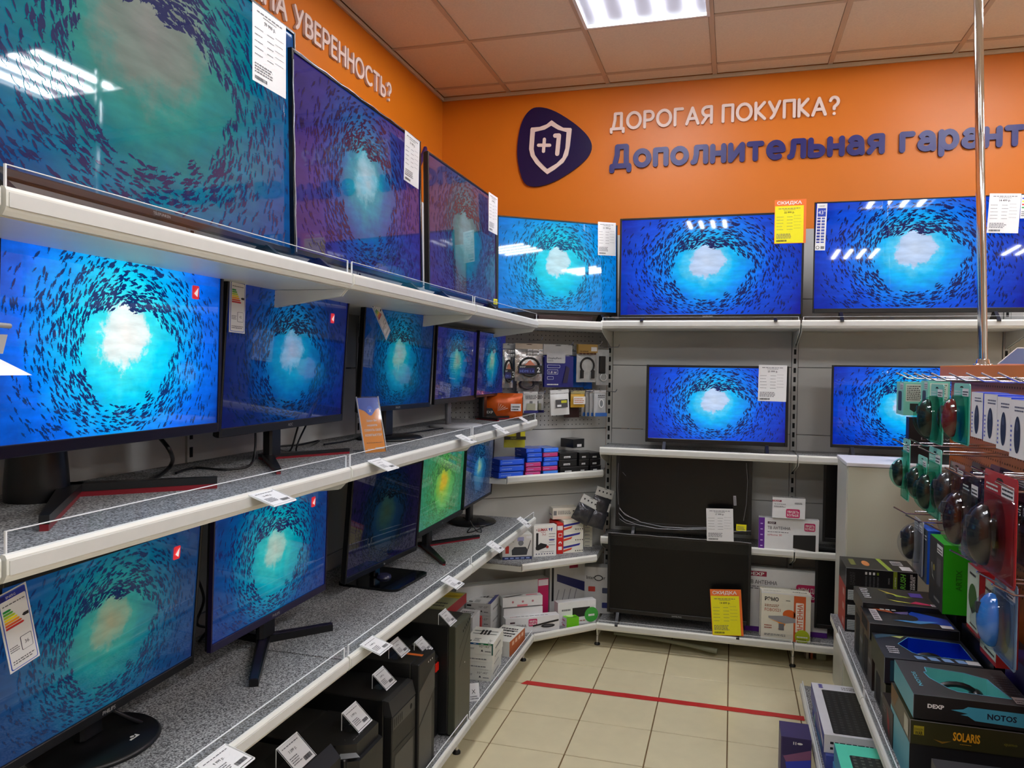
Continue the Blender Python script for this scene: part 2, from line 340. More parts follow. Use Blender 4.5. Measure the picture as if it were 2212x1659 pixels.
# emblem
def wp(px, py, dy=0): q = at(900+px/5.53, 100+py/5.53, Y=YB); return (q.x, q.z)
def smooth_poly(pts, n=3):
    for _ in range(n):
        out = []
        for i in range(len(pts)):
            a, b = pts[i], pts[(i+1) % len(pts)]
            out += [(a[0]*.75+b[0]*.25, a[1]*.75+b[1]*.25), (a[0]*.25+b[0]*.75, a[1]*.25+b[1]*.75)]
        pts = out
    return pts
navy = mat('emblem_navy', (20, 10, 62), .3); r = empty('warranty_emblem', (0, YB, 0), 0, 'dark navy rounded emblem with a white shield and +1 on the orange wall', 'emblem')
blob = [wp(*p) for p in ((1440,725),(1640,765),(1900,930),(2060,1080),(2110,1210),(2040,1360),(1800,1545),(1560,1665),(1380,1690),(1280,1640),(1225,1450),(1205,1280),(1220,1080),(1265,900),(1340,780))]
b = MB(); b.prism(smooth_poly(blob, 2), -.014, -.001, navy); b.build('plate', r)
so = [wp(*p) for p in ((1622,895),(1560,945),(1480,975),(1380,983),(1370,1000),(1353,1240),(1372,1320),(1430,1410),(1500,1480),(1568,1538),(1660,1480),(1760,1400),(1815,1310),(1837,1200),(1860,1000),(1852,988),(1760,985),(1690,945))]
si = [wp(*p) for p in ((1618,962),(1540,1008),(1425,1035),(1410,1240),(1425,1310),(1480,1385),(1570,1475),(1680,1410),(1750,1340),(1785,1230),(1800,1038),(1700,1010))]
b = MB(); b.prism(so, -.02, -.0141, ltr_w); b.build('shield_rim', r)
b = MB(); b.prism(si, -.022, -.0201, navy); b.build('shield_field', r)
b = MB(); stroke(b, [wp(1468,1196), wp(1600,1196)], .0095, -.026, -.0221, ltr_w); stroke(b, [wp(1538,1125), wp(1527,1268)], .0095, -.0262, -.0222, ltr_w); b.build('plus_sign', r)
b = MB(); stroke(b, [wp(1666,1082), wp(1710,1080)], .0125, -.026, -.0221, ltr_w); stroke(b, [wp(1711,1082), wp(1690,1298)], .0125, -.0262, -.0222, ltr_w); b.build('number_one', r)

# ================================================================== SHELVING
lip_m = steel_w
def lip(parent, x0, x1, y, z, guard=.03, name='price_rail', gap=.004):   # white price rail along local x at front y, top at z
    b = MB(); R = [(y-.010, z-.034), (y-.013, z-.028), (y-.013, z-.006), (y-.010, z-.001), (y-.004, z), (y, z-.003), (y, z-.040), (y-.006, z-.040)]
    b.prism(R, x0+gap, x1-gap, lip_m, plane='yz')
    b.box(x0+gap+.004, x1-gap-.004, y-.0145, y-.0131, z-.029, z-.009, K(205, 205, 200))
    o = b.build(name, parent)
    if guard:
        g = MB(); g.box(x0+.012, x1-.012, y-.0035, y-.0015, z+.0005, z+guard, acryl); g.build('front_guard', parent)
        e = MB(); e.box(x0+.012, x1-.012, y-.0040, y-.0010, z+guard, z+guard+.0012, acryl_e)
        for xx in (x0+.010, x1-.013): e.box(xx, xx+.0025, y-.0042, y-.0008, z-.012, z+guard+.0012, acryl_e)
        e.build('guard_edge', parent)
    return o
def bay(loc, yaw, W, D, shelves, label, panels, top_z, felt_on=True, ends=(1, 1), slots=True):
    """local x along the front, local y = 0 at the front of the base, D = face of the back panels"""
    r = empty('shelving_bay', loc, yaw, label, 'shelving')
    for xx in ends_x(W, ends):
        b = MB(); b.box(xx-.015, xx+.015, D-.004, D+.05, .02, top_z, panel_m)
        b.build('upright', r)
        b = MB(); z = .2
        while z < top_z-.06:
            b.box(xx-.006, xx+.006, D-.0055, D-.0035, z, z+.028, slotm); z += .05
        b.build('upright_slots', r)['kind'] = 'stuff'
    b = MB(); b.box(.02, W-.02, D+.019, D+.022, panels[0], panels[-1], mat('dark_panel_joint', (60, 60, 58), .7)); b.build('panel_backing', r)
    for z0, z1 in zip(panels, panels[1:]):
        b = MB(); b.rbox(.017, W-.017, D, D+.018, z0+.0015, z1-.0015, panel_m, .002); b.build('back_panel', r)
    for k, (z, dep, guard) in enumerate(shelves):
        y = D-dep
        b = MB(); b.box(.003, W-.003, y+.0005, D-.006, z-.042, z-.014, steel_w); s = b.build('shelf', r)
        b = MB(); b.box(.004, W-.004, y+.001, D-.006, z-.014, z-.010, felt); b.build('felt_liner', s)
        lip(r, 0, W, y, z, guard)
        if k:
            for xx in (.004, W-.007):
                b = MB(); b.prism([(y+.004, z-.043), (D-.006, z-.043), (D-.006, z-.13), (D-.05, z-.12), (y+.02, z-.06)], xx, xx+.003, steel_w, plane='yz'); b.build('bracket', r)
    for xx in ends_x(W, ends):
        b = MB(); b.prism([(.03, .10), (D, .10), (D, .03), (.12, .045), (.045, .05)], xx-.004, xx+.004, steel_w, plane='yz')
        b.tube([(xx, .045, .05), (xx, .045, .012)], .007, wire); b.lathe([(.016, 0), (.016, .008), (.008, .014)], blackm, c=(xx, .045), n=12); b.build('base_foot', r)
    return r
def ends_x(W, ends): return ([.0] if ends[0] else [])+([W] if ends[1] else [])
LX, LD = -.965, .485
PAN = (.10, .44, .795, 1.165, 1.50, 1.90, 2.30)
names = ['near shelving bay on the left, cut off by the frame edge', 'white shelving bay of the left row holding the largest television and the nearest monitors', 'middle white shelving bay of the left row, under the film-wrapped top television', 'white shelving bay of the left row next to the corner with the pegboard']
for k in range(4):
    y0 = -.18+k
    bay((LX, y0, 0), PI/2, 1.0, LD, [(.142, LD, .022), (.747, LD, .026), (1.247, LD, .030), (1.752, LD, .030)], names[k], PAN, 2.31, ends=(k == 0, 1))
BX, BY = -.685, 4.125
bn = ['white back shelving bay between the corner and the first slotted upright', 'white back shelving bay in the middle, partly behind the white end cabinet', 'white back shelving bay at the right, seen above the orange counter']
for k in range(3):
    bay((BX+k*1.008, BY, 0), 0, 1.008, .335, [(.138, .335, .012), (.59, .25, 0), (1.088, .325, 0), (1.766, .345, .016)], bn[k], (.10, .44, .795, 1.165, 1.53, 1.90, 2.28), 2.29, ends=(k == 0, 1))
# corner unit
cr = empty('corner_shelving', (-1.43, 3.84, 0), 0, 'angled corner shelving unit with perforated upper panel between the left and back rows', 'shelving')
PA, PBk = Vector((-1.445, 3.835)), Vector((-.70, 4.455)); CY = math.atan2(PBk.y-PA.y, PBk.x-PA.x); CL = (PBk-PA).length
def loc2(v): return (v[0]+1.43, v[1]-3.84)
for k, (z0, z1) in enumerate(((.10, .44), (.44, .795), (.795, 1.165))):
    b = MB(); b.rbox(0, CL, 0, .016, z0+.0015, z1-.0015, panel_m, .002); b.build('back_panel', cr, loc=(*loc2(PA), 0), rot=(0, 0, CY))
b = MB(); b.rbox(0, CL, 0, .016, 1.762, 2.28, panel_m, .002); b.build('back_panel', cr, loc=(*loc2(PA), 0), rot=(0, 0, CY))
b = MB(); b.box(.0, CL, .017, .02, .14, 2.27, mat('dark_panel_joint')); b.build('panel_backing', cr, loc=(*loc2(PA), 0), rot=(0, 0, CY))
peg = mat('pegboard_steel', (178, 178, 174), .5)
b = MB(); b.rbox(0, CL, 0, .016, 1.167, 1.75, peg, .002); b.build('pegboard', cr, loc=(*loc2(PA), 0), rot=(0, 0, CY))
b = MB()
for i in range(int(CL/.025)-1):
    for j in range(22):
        if i % 9 == 8: continue
        b.lathe([(.0028, -.0008), (.0028, .0004)], slotm, n=6, smooth=False) if False else b.add([(.02+i*.025+.003*math.cos(t), -.0006, 1.19+j*.025+.003*math.sin(t)) for t in (0, PI/3, 2*PI/3, PI, 4*PI/3, 5*PI/3)], [(0,1,2,3,4,5)], slotm)
b.build('peg_holes', cr, loc=(*loc2(PA), 0), rot=(0, 0, CY))['kind'] = 'stuff'
def corner_shelf(p, q, z, guard=0, full=True):
    p, q = Vector(p), Vector(q); pts = [p, q]+([Vector((-.70, 4.44)), Vector((-1.44, 3.835))]) 
    P = [loc2(v) for v in pts]
    b = MB(); b.prism(P, z-.042, z-.014, steel_w, plane='xy'); s = b.build('shelf', cr)
    b = MB(); b.prism(P, z-.014, z-.010, felt, plane='xy'); b.build('felt_liner', s)
    e = empty('rail_holder', (*loc2(p), 0), math.atan2(q.y-p.y, q.x-p.x)); e.parent = cr
    o = lip(cr, 0, (q-p).length, 0, z, guard); o.parent = None
    bpy.data.objects.remove(e); o.parent = cr; o.location = (*loc2(p), 0); o.rotation_euler = (0, 0, math.atan2(q.y-p.y, q.x-p.x))
corner_shelf((-.965, 3.83), (-.687, 4.115), .140)
corner_shelf((-1.03, 3.815), (-.695, 4.15), .500)
corner_shelf((-1.12, 3.83), (-.69, 4.29), .945)
corner_shelf((-.975, 3.80), (-.672, 4.07), 1.757)

# ================================================================== SCREENS
def picture(key, stops, es, sat_noise=.12, cs=1.0, cy=-.042):
    m = bpy.data.materials.new('screen_'+key); m.use_nodes = True; nt = m.node_tree; N = nt.nodes.new; Lk = nt.links.new
    b = nt.nodes['Principled BSDF']; b.inputs['Base Color'].default_value = (.006, .006, .008, 1); b.inputs['Roughness'].default_value = .03; b.inputs['Specular IOR Level'].default_value = .45
    tc = N('ShaderNodeTexCoord'); 
    n1 = N('ShaderNodeTexNoise'); n1.inputs['Scale'].default_value = 5.5; n1.inputs['Detail'].default_value = 7; n1.inputs['Roughness'].default_value = .68
    Lk(tc.outputs['Object'], n1.inputs['Vector'])
    mp = N('ShaderNodeMapping'); mp.inputs['Location'].default_value = (.02, cy, 0); mp.inputs['Scale'].default_value = (.92/cs, 1/cs, 1)
    Lk(tc.outputs['Object'], mp.inputs['Vector']); ln = N('ShaderNodeVectorMath'); ln.operation = 'LENGTH'; Lk(mp.outputs[0], ln.inputs[0])
    nm = N('ShaderNodeMath'); nm.operation = 'MULTIPLY_ADD'; nm.inputs[1].default_value = .30; nm.inputs[2].default_value = -.15; Lk(n1.outputs[0], nm.inputs[0])
    ad = N('ShaderNodeMath'); ad.operation = 'ADD'; Lk(ln.outputs['Value'], ad.inputs[0]); Lk(nm.outputs[0], ad.inputs[1])
    cr = N('ShaderNodeValToRGB'); e = cr.color_ramp.elements; e[0].position = 0; e[0].color = lin(stops[0][1]); e[1].position = stops[-1][0]; e[1].color = lin(stops[-1][1])
    for p, c in stops[1:-1]: x = e.new(p); x.color = lin(c)
    Lk(ad.outputs[0], cr.inputs[0])
    mp2 = N('ShaderNodeMapping'); mp2.inputs['Scale'].default_value = (2.2, 9, 1); mp2.inputs['Rotation'].default_value = (0, 0, .35); Lk(tc.outputs['Object'], mp2.inputs['Vector'])
    n2 = N('ShaderNodeTexNoise'); n2.inputs['Scale'].default_value = 2.2; n2.inputs['Detail'].default_value = 3; Lk(mp2.outputs[0], n2.inputs['Vector'])
    mr = N('ShaderNodeMapRange'); mr.inputs[1].default_value = .3; mr.inputs[2].default_value = .7; mr.inputs[3].default_value = 1-sat_noise*1.6; mr.inputs[4].default_value = 1+sat_noise; Lk(n2.outputs[0], mr.inputs[0])
    mx = N('ShaderNodeMix'); mx.data_type = 'RGBA'; mx.blend_type = 'MULTIPLY'; mx.inputs[0].default_value = 1; Lk(cr.outputs[0], mx.inputs[6]); Lk(mr.outputs[0], mx.inputs[7])
    Lk(mx.outputs[2], b.inputs['Emission Color']); b.inputs['Emission Strength'].default_value = es*.86
    fm = bpy.data.materials.new('fish_'+key); fm.use_nodes = True; q = fm.node_tree.nodes['Principled BSDF']
    q.inputs['Base Color'].default_value = (.006, .006, .008, 1); q.inputs['Roughness'].default_value = .03
    fc = stops[-1][2] if len(stops[-1]) > 2 else (10, 40, 85)
    q.inputs['Emission Color'].default_value = lin(fc); q.inputs['Emission Strength'].default_value = es*.86
    return m, fm
V = [(0, (206, 224, 252)), (.150, (190, 214, 250)), (.175, (90, 212, 255)), (.25, (0, 190, 255)), (.40, (0, 138, 252)), (.58, (0, 82, 228)), (.95, (0, 22, 150), (10, 26, 92))]
PIC = {
 'vivid': picture('vivid', V, 1.0),
 'cyan': picture('cyan', [(0,(205,240,250)), (.15,(196,236,250)), (.18,(40,225,250)), (.3,(0,205,240)), (.5,(0,160,240)), (.7,(0,135,225)), (.95,(0,105,200),(18,84,130))], 1.0),
 'lg': picture('lg', [(0,(250,250,246)), (.14,(228,246,246)), (.18,(60,236,246)), (.3,(0,210,246)), (.45,(0,165,250)), (.62,(0,105,238)), (.95,(0,20,100),(8,44,104))], 1.15, cs=1.12),
 'teal': picture('teal', [(0,(140,142,136)), (.15,(126,142,132)), (.24,(50,146,138)), (.36,(0,126,138)), (.5,(0,112,150)), (.66,(4,82,148)), (.95,(20,46,108),(34,44,92))], .85, cs=1.30, cy=-.11),
 'violet': picture('violet', [(0,(168,205,222)), (.12,(120,185,205)), (.17,(20,150,175)), (.28,(10,110,165)), (.42,(30,74,150)), (.62,(52,48,126)), (.95,(48,34,104),(36,22,66))], .9),
 'haze': picture('haze', [(0,(96,150,165)), (.13,(84,142,155)), (.2,(20,118,130)), (.34,(30,96,120)), (.5,(62,66,112)), (.95,(74,48,96),(52,30,60))], .85),
 'dim': picture('dim', [(0,(146,162,190)), (.12,(112,158,190)), (.17,(10,130,170)), (.3,(0,102,160)), (.42,(0,70,134)), (.6,(4,36,98)), (.95,(14,20,78),(6,24,58))], .95),
 'dimteal': picture('dimteal', [(0,(134,156,150)), (.12,(104,156,150)), (.17,(12,136,150)), (.3,(0,104,140)), (.42,(0,78,116)), (.6,(6,46,92)), (.95,(12,26,66),(4,30,52))], .95),
 'dimviolet': picture('dimviolet', [(0,(120,140,130)), (.1,(90,150,140)), (.17,(20,130,150)), (.3,(0,100,150)), (.42,(20,66,128)), (.6,(32,40,104)), (.95,(36,34,96),(6,22,58))], .9),
 'pa': picture('pa', [(0,(140,142,112)), (.12,(112,146,124)), (.17,(40,140,130)), (.3,(10,116,126)), (.45,(6,92,124)), (.62,(16,66,112)), (.95,(26,44,92),(18,38,76))], .85, cs=1.1),
 'pb': picture('pb', [(0,(176,198,186)), (.12,(150,196,186)), (.17,(40,184,186)), (.3,(0,158,176)), (.45,(0,122,160)), (.62,(4,70,130)), (.95,(26,42,104),(24,34,84))], .95),
 'night': picture('night', [(0,(34,52,40)), (.14,(26,52,50)), (.25,(6,36,58)), (.42,(4,24,46)), (.6,(14,12,46)), (.95,(24,18,40),(4,10,18))], .8),
 'green': picture('green', [(0,(196,164,40)), (.09,(186,164,36)), (.17,(130,170,60)), (.3,(80,156,76)), (.5,(54,132,86)), (.95,(40,112,92),(50,96,54))], .95),
 'mist': picture('mist', [(0,(150,172,140)), (.08,(110,160,150)), (.15,(50,120,150)), (.3,(24,84,128)), (.5,(34,60,96)), (.95,(62,62,74),(10,26,52))], .9),
}
# one shared picture mesh: unit height, 16:9, fish drawn as flat shapes on the panel
def fish_mesh():
    mb = MB(); a, b = object(), object(); mb.mats = [a, b]; A = 16/9/2
    mb.add([(-A,-.5,0),(A,-.5,0),(A,.5,0),(-A,.5,0)], [(0,1,2,3)], a)
    R = random.Random(11); n = 0; k = 0
    while n < 1500:
        th = R.uniform(0, 2*PI); rr = .325+.02*math.sin(3*th+1)+.015*math.sin(8*th)+abs(R.gauss(0, .24))+R.uniform(-.02, .02)
        if math.sin(th) > .2: rr -= .085*math.sin(th)
        x = rr*1.22*math.cos(th); y = -.03+rr*math.sin(th)
        if abs(x) > A-.02 or abs(y) > .485: k += 1; 
        if abs(x) > A-.02 or abs(y) > .485: continue
        if R.random() < .45: # clumping
            cl = math.sin(7*th)+math.sin(13*th+5*rr*6)
            if cl < -.2: continue
        L = R.uniform(.026, .050)*(1.12 if y > .15 else .95); an = th+PI/2+R.gauss(0, .22)+.15; w = L*R.uniform(.12, .17)
        c, s = math.cos(an), math.sin(an); z = .0008+n*1e-7
        P = [(-.5,0),(-.25,.8),(.1,1),(.35,.5),(.5,0),(.35,-.5),(.1,-1),(-.25,-.8)]
        pts = [(x+c*p*L-s*q*w, y+s*p*L+c*q*w, z) for p, q in P]
        mb.add(pts, [tuple(range(8))], b)
        T = [(.42, 0), (.68, 1.1), (.58, 0), (.68, -1.1)]
        mb.add([(x+c*p*L-s*q*w, y+s*p*L+c*q*w, z) for p, q in T], [(0, 1, 2, 3)], b)
        if n % 2: mb.add([(x+c*p*L-s*q*w, y+s*p*L+c*q*w, z) for p, q in ((-.05,.9),(.12,1.7),(.15,.9))], [(0, 1, 2)], b)
        n += 1
    me = bpy.data.meshes.new('screen_picture'); me.from_pydata(mb.v, [], mb.f); me.polygons.foreach_set('material_index', mb.m)
    me.materials.append(None); me.materials.append(None); me.update()
    # normals must face the viewer (local -y after turning upright)
    return me
FISH = fish_mesh()
badge = K(200, 30, 50)
def display(label, cat, c, yaw, tilt, w, h, zb, pal, bez=(.008, .008, .02), depth=.035, stand='round', group=None, logo=None, body=blackp, frame=blackp, badge_on=False, arm=True, base_z=None, feet_x=.36, sticker=False, name='monitor', vpts=None):
    """c: bottom centre of the front, zb: shelf surface"""
    yaw = math.radians(yaw); tl = math.radians(tilt)
    r = empty(name, (c[0], c[1], zb), yaw, label, cat, group); L = c[2]-zb
    bs, bt, bb = bez; rot = (tl, 0, 0); loc = (0, 0, L)
    b = MB()
    for q in ((-w/2, -w/2+bs, 0, h), (w/2-bs, w/2, 0, h)): b.rbox(q[0], q[1], 0, .014, q[2], q[3], frame, .0015)
    b.rbox(-w/2+bs, w/2-bs, 0, .014, h-bt, h, frame, .0015); b.rbox(-w/2+bs, w/2-bs, 0, .014, 0, bb, frame, .0015)
    b.build('bezel', r, loc, rot)
    b = MB(); b.rbox(-w/2+.001, w/2-.001, .006, .022, .001, h-.001, body, .003); b.prism([(-w*.4, h*.12), (w*.4, h*.12), (w*.36, h*.75), (-w*.36, h*.75)], .022, depth+.012, body)
    b.build('rear_housing', r, loc, rot)
    sw, sh = w-2*bs, h-bt-bb
    if pal:
        s = bpy.data.objects.new('screen', FISH); C.objects.link(s); s.parent = r
        s.matrix_local = Matrix.Translation(loc) @ Matrix.Rotation(tl, 4, 'X') @ Matrix.Translation((0, .0045, bb+sh/2)) @ Matrix.Rotation(PI/2, 4, 'X') @ Matrix.Diagonal((sw*9/16, sh, 1, 1))
        for i in (0, 1): s.material_slots[i].link = 'OBJECT'; s.material_slots[i].material = PIC[pal][i]
    else:
        b = MB(); b.box(-sw/2, sw/2, .0045, .0055, bb, bb+sh, mat('switched_off_screen', (10, 10, 11), .32, spec=.28)); b.build('screen', r, loc, rot)
    if logo:
        b = MB(); f = b.face((0, 0, 0), (1, 0, 0), (0, 0, 1)); f.text(logo, 0, bb*.32, min(.008, bb*.4), K(170, 170, 170), al='c'); b.build('logo', r, loc, rot)
    if badge_on:
        b = MB(); f = b.face((0, .0045, 0), (1, 0, 0), (0, 0, 1), .0018); x0 = sw*.325; z0 = bb+sh*.80
        bm = mat('badge_red', (200, 40, 40), .3, emit=(205, 40, 50), es=.7); wm = mat('badge_white', (230, 220, 220), .3, emit=(230, 220, 220), es=.7)
        f.rrect(x0, z0, x0+.024, z0+.03, .004, bm); f.poly([(x0+.016, z0+.005), (x0+.019, z0+.026), (x0+.005, z0+.012)], wm, 1); b.build('screen_badge', r, loc, rot)
    up = L+h*.4
    if stand == 'feet':
        for sx in (-1, 1):
            b = MB(); x = sx*w*feet_x
            b.prism([(-.06, 0), (-.058, .008), (-.005, L+.004), (.02, L+.004), (.07, .008), (.075, 0)], x-.008, x+.008, blackp, plane='yz'); b.build('foot', r)
    elif stand == 'round':
        b = MB(); b.lathe([(.115, 0), (.118, .004), (.112, .010), (.03, .012)], blackp, c=(0, .03), n=36, sx=1.1); b.build('base', r)
        if sticker:
            b = MB(); f = b.face((0, 0, .0105), (1, 0, 0), (0, 1, 0)); f.rect(.01, -.045, .036, -.028, WHITE); f.disc(.023, -.0365, .008, INK, .006, 1); f.disc(.023, -.0365, .005, WHITE, .0035, 2); b.build('sticker', r)
        b = MB(); b.rbox(-.03, .03, .035, .06, .01, up, blackp, .006); b.build('neck', r)
    elif stand == 'roundwhite':
        b = MB(); b.lathe([(.115, 0), (.118, .006), (.115, .012), (.03, .013)], K(165, 165, 168), c=(0, .0), n=36, sx=1.1); b.build('base', r)
        b = MB(); b.rbox(-.022, .022, .03, .045, .01, up, K(90, 90, 94), .004); b.build('neck', r)
    elif stand == 'square':
        b = MB(); P = []
        for cx, cy, t0 in ((.1, -.09, -PI/2), (.1, .09, 0), (-.1, .09, PI/2), (-.1, -.09, PI)): P += [(cx+.03*math.cos(t0+t*PI/8), cy-.0+.03*math.sin(t0+t*PI/8)) for t in range(5)]
        b.prism(P, 0, .009, blackg, plane='xy'); b.build('base', r)
        b = MB(); b.lathe([(.028, .0091), (.026, .016), (.02, .02)], K(40, 40, 70, .2), c=(0, .0), n=20); b.rbox(-.02, .02, .026, .05, .009, up, blackg, .004); b.build('neck', r)
    elif stand in ('vee', 'vee_red'):
        V0, VL, VR = vpts or ((.01, .06), (-.22, -.10), (.20, -.08)); big = stand == 'vee'
        for p1 in (VL, VR):
            b = MB(); p0 = Vector(V0); p1 = Vector(p1); d = (p1-p0).normalized(); n_ = Vector((-d.y, d.x)); q0 = p0-d*.02; wd = .022 if big else .017; t = .026 if big else .016
            P = lambda o, k: [tuple(q0+n_*(wd*k-o)), tuple(q0-n_*wd*k), tuple(p1-n_*wd*.35*k), tuple(p1+n_*(wd*.35*k-o))]
            b.prism(P(0, .86), 0, t*.42, redp, plane='xy'); b.prism(P(0, 1), t*.42+.0002, t, blackp, plane='xy'); b.build('leg', r)
        b = MB()
        if big: b.lathe([(.058, .0), (.058, .03), (.050, L+.02), (.05, up)], blackp, c=(V0[0]-.055, V0[1]+.03), n=28)
        else: b.rbox(V0[0]-.028, V0[0]+.028, max(.03, V0[1]-.03), max(.055, V0[1]), .005, up, blackp, .006); b.rbox(V0[0]-.028, V0[0]+.028, .026, max(.055, V0[1]), max(L+.05, .09), up, blackp, .004)
        b.build('neck', r)
    elif stand == 'wye':
        dk = mat('dark_navy_plastic', (26, 22, 44), .35)
        for a in ((.012, .045, -.262, -.105), (.012, .045, .155, -.088), (.014, .05, .02, .14)):
            b = MB(); p0 = Vector((a[0], a[1])); p1 = Vector((a[2], a[3])); d = (p1-p0).normalized(); n_ = Vector((-d.y, d.x))
            b.prism([tuple(p0+n_*.018-d*.012), tuple(p0-n_*.018-d*.012), tuple(p1-n_*.011), tuple(p1+n_*.011)], 0, .018, blackp, plane='xy')
            b.prism([tuple(p0+n_*.010), tuple(p0-n_*.010), tuple(p1-n_*.008), tuple(p1+n_*.008)], .0181, .021, dk, plane='xy'); b.build('leg', r)
        b = MB(); b.rbox(-.035, .035, .02, .045, .015, up, blackp, .008); b.build('neck', r)
    return r
ST, SM, SL, SB = 1.742, 1.237, .737, .132     # felt surfaces of the left shelves
B0, B1, B2, B3 = .128, .58, 1.078, 1.756      # felt surfaces of the back shelves
tvb = (.007, .008, .018)
display('largest television, top left, cut off by the frame, grey-green underwater picture', 'television', (-1.062, 1.250, 1.790), 91.0, -1.2, 1.00, .563, ST, 'teal', bez=(.006, .008, .014), stand='feet', logo='TELEFUNKEN', name='television')
display('television in clear film on the top left shelf, second from the left, violet-edged underwater picture', 'television', (-1.06, 2.135, 1.790), 90.1, -1.6, .835, .515, ST, 'violet', bez=(.010, .010, .014), stand='feet', frame=blackg, name='television')
display('hazy television at the end of the top left shelf next to the corner', 'television', (-1.06, 3.03, 1.790), 89.7, -1.3, .826, .50, ST, 'haze', bez=(.008, .008, .014), stand='feet', name='television')
display('pale cyan television standing angled across the corner on the top shelf', 'television', (-.90, 4.05, 1.800), 36, -1.5, .70, .50, 1.748, 'cyan', bez=tvb, stand='feet', name='television')
display('deep blue television on the top back shelf with a yellow sale sheet', 'television', (-.132, 4.15, 1.779), -.5, .5, .927, .533, B3, 'vivid', bez=(.010, .010, .020), stand='feet', logo='SAMSUNG', name='television')
display('television behind the chrome pole on the top back shelf with a 43-inch sticker', 'television', (.85, 4.15, 1.803), .2, -1.5, .943, .556, B3, 'vivid', bez=(.006, .006, .022), stand='feet', name='television')
display('smaller blue television on the middle back shelf beside the black gaming box', 'television', (-.084, 4.2, 1.119), 1.0, -1.2, .725, .415, B2, 'vivid', bez=(.014, .012, .022), stand='feet', name='television')
display('blue television on the middle back shelf partly hidden behind hanging mice', 'television', (.845, 4.2, 1.128), 0, -1.5, .725, .416, B2, 'vivid', bez=(.010, .008, .016), stand='feet', name='television')
offd = dict(pal=None, stand='feet', name='television')
display('switched-off television wrapped in creased clear film on the lower back shelf', 'television', (-.248, 4.23, .645), 0, -1.0, .715, .415, B1, bez=(.020, .012, .03), **offd)
display('switched-off black television standing on the bottom back shelf behind the yellow sale card', 'television', (-.262, 4.17, .185), 0, 1.0, .745, .435, B0, bez=(.014, .014, .022), logo='SAMSUNG', feet_x=.42, **offd)
display('switched-off television on the lower back shelf mostly hidden by the white end cabinet', 'television', (.83, 4.25, .635), 0, 0, .74, .43, B1, bez=(.012, .012, .02), **offd)
display('switched-off television on the bottom back shelf mostly hidden by the white end cabinet', 'television', (.80, 4.25, .185), 0, 0, .74, .42, B0, bez=(.012, .012, .02), **offd)
mg = 'monitors on the left shelves'
display('brightest monitor, LG badge, middle left shelf, on a black V-shaped stand with a red underside', 'monitor', (-1.15, 1.262, 1.352), 91.5, 1.3, .595, .382, SM, 'lg', bez=(.009, .009, .022), stand='vee', vpts=((.015, .15), (-.27, -.072), (.198, -.062)), badge_on=True, frame=mat('navy_black_plastic', (12, 8, 30), .3))
display('AOC monitor with a small energy sticker hung on its left edge, middle left shelf', 'monitor', (-1.2, 1.925, 1.332), 92, 3.4, .655, .388, SM, 'dim', bez=(.007, .007, .022), stand='vee_red', vpts=((.03, .09), (-.235, -.105), (.243, -.064)), logo='AOC', badge_on=True)
display('dim teal monitor with a slanted energy sticker behind the orange leaflet', 'monitor', (-1.2, 2.655, 1.347), 84, 3.4, .515, .370, SM, 'dimteal', bez=(.007, .007, .018), stand='round', logo='PHILIPS')
display('monitor with a silver left edge and grey round base on the middle left shelf', 'monitor', (-1.2, 3.292, 1.350), 91.5, 2.3, .579, .333, SM, 'dimviolet', bez=(.006, .006, .022), stand='roundwhite', body=K(200, 200, 200))
display('farthest monitor on the middle left shelf, beside the pegboard', 'monitor', (-1.2, 3.815, 1.360), 90.6, 2.5, .50, .327, SM, 'dimviolet', bez=(.006, .006, .012), stand='vee_red', vpts=((0, .06), (-.10, -.07), (.10, -.07)))
display('Philips monitor at the lower left corner of the picture with a stickered round black base', 'monitor', (-1.2, 1.266, .800), 93.5, 4.3, .56, .345, SL, 'pa', bez=(.008, .010, .020), stand='round', logo='PHILIPS', badge_on=True, sticker=True)
display('bright teal monitor on a navy-black Y-shaped foot on the lower left shelf', 'monitor', (-1.2, 1.861, .812), 90.8, 1.5, .56, .345, SL, 'pb', bez=(.004, .006, .020), stand='wye', logo='PHILIPS', badge_on=True, frame=mat('indigo_black_plastic', (28, 20, 56), .3))
display('nearly black monitor on a glossy square base on the lower left shelf', 'monitor', (-1.2, 2.55, .786), 86, 4.5, .518, .358, SL, 'night', bez=(.008, .006, .02), stand='square', logo='hp')
display('green and yellow tinted monitor on a red-edged V stand on the lower left shelf', 'monitor', (-1.2, 3.131, .823), 91, 3.4, .56, .337, SL, 'green', bez=(.006, .006, .022), stand='vee_red', vpts=((-.055, .063), (-.33, -.13), (.17, -.116)), logo='acer')
display('small misty blue monitor at the far end of the lower left shelf', 'monitor', (-1.2, 3.63, .842), 92, 2.6, .49, .315, SL, 'mist', bez=(.006, .006, .012), stand='round')
b = MB(); b.rbox(-.16, .16, -.02, .03, 0, .036, K(40, 14, 16, .3), .004); tag(b.build('soundbar', loc=(-.86, 4.0, 1.7475), rot=(0, 0, math.radians(38))), 'dark maroon bar lying under the angled corner television', 'soundbar')

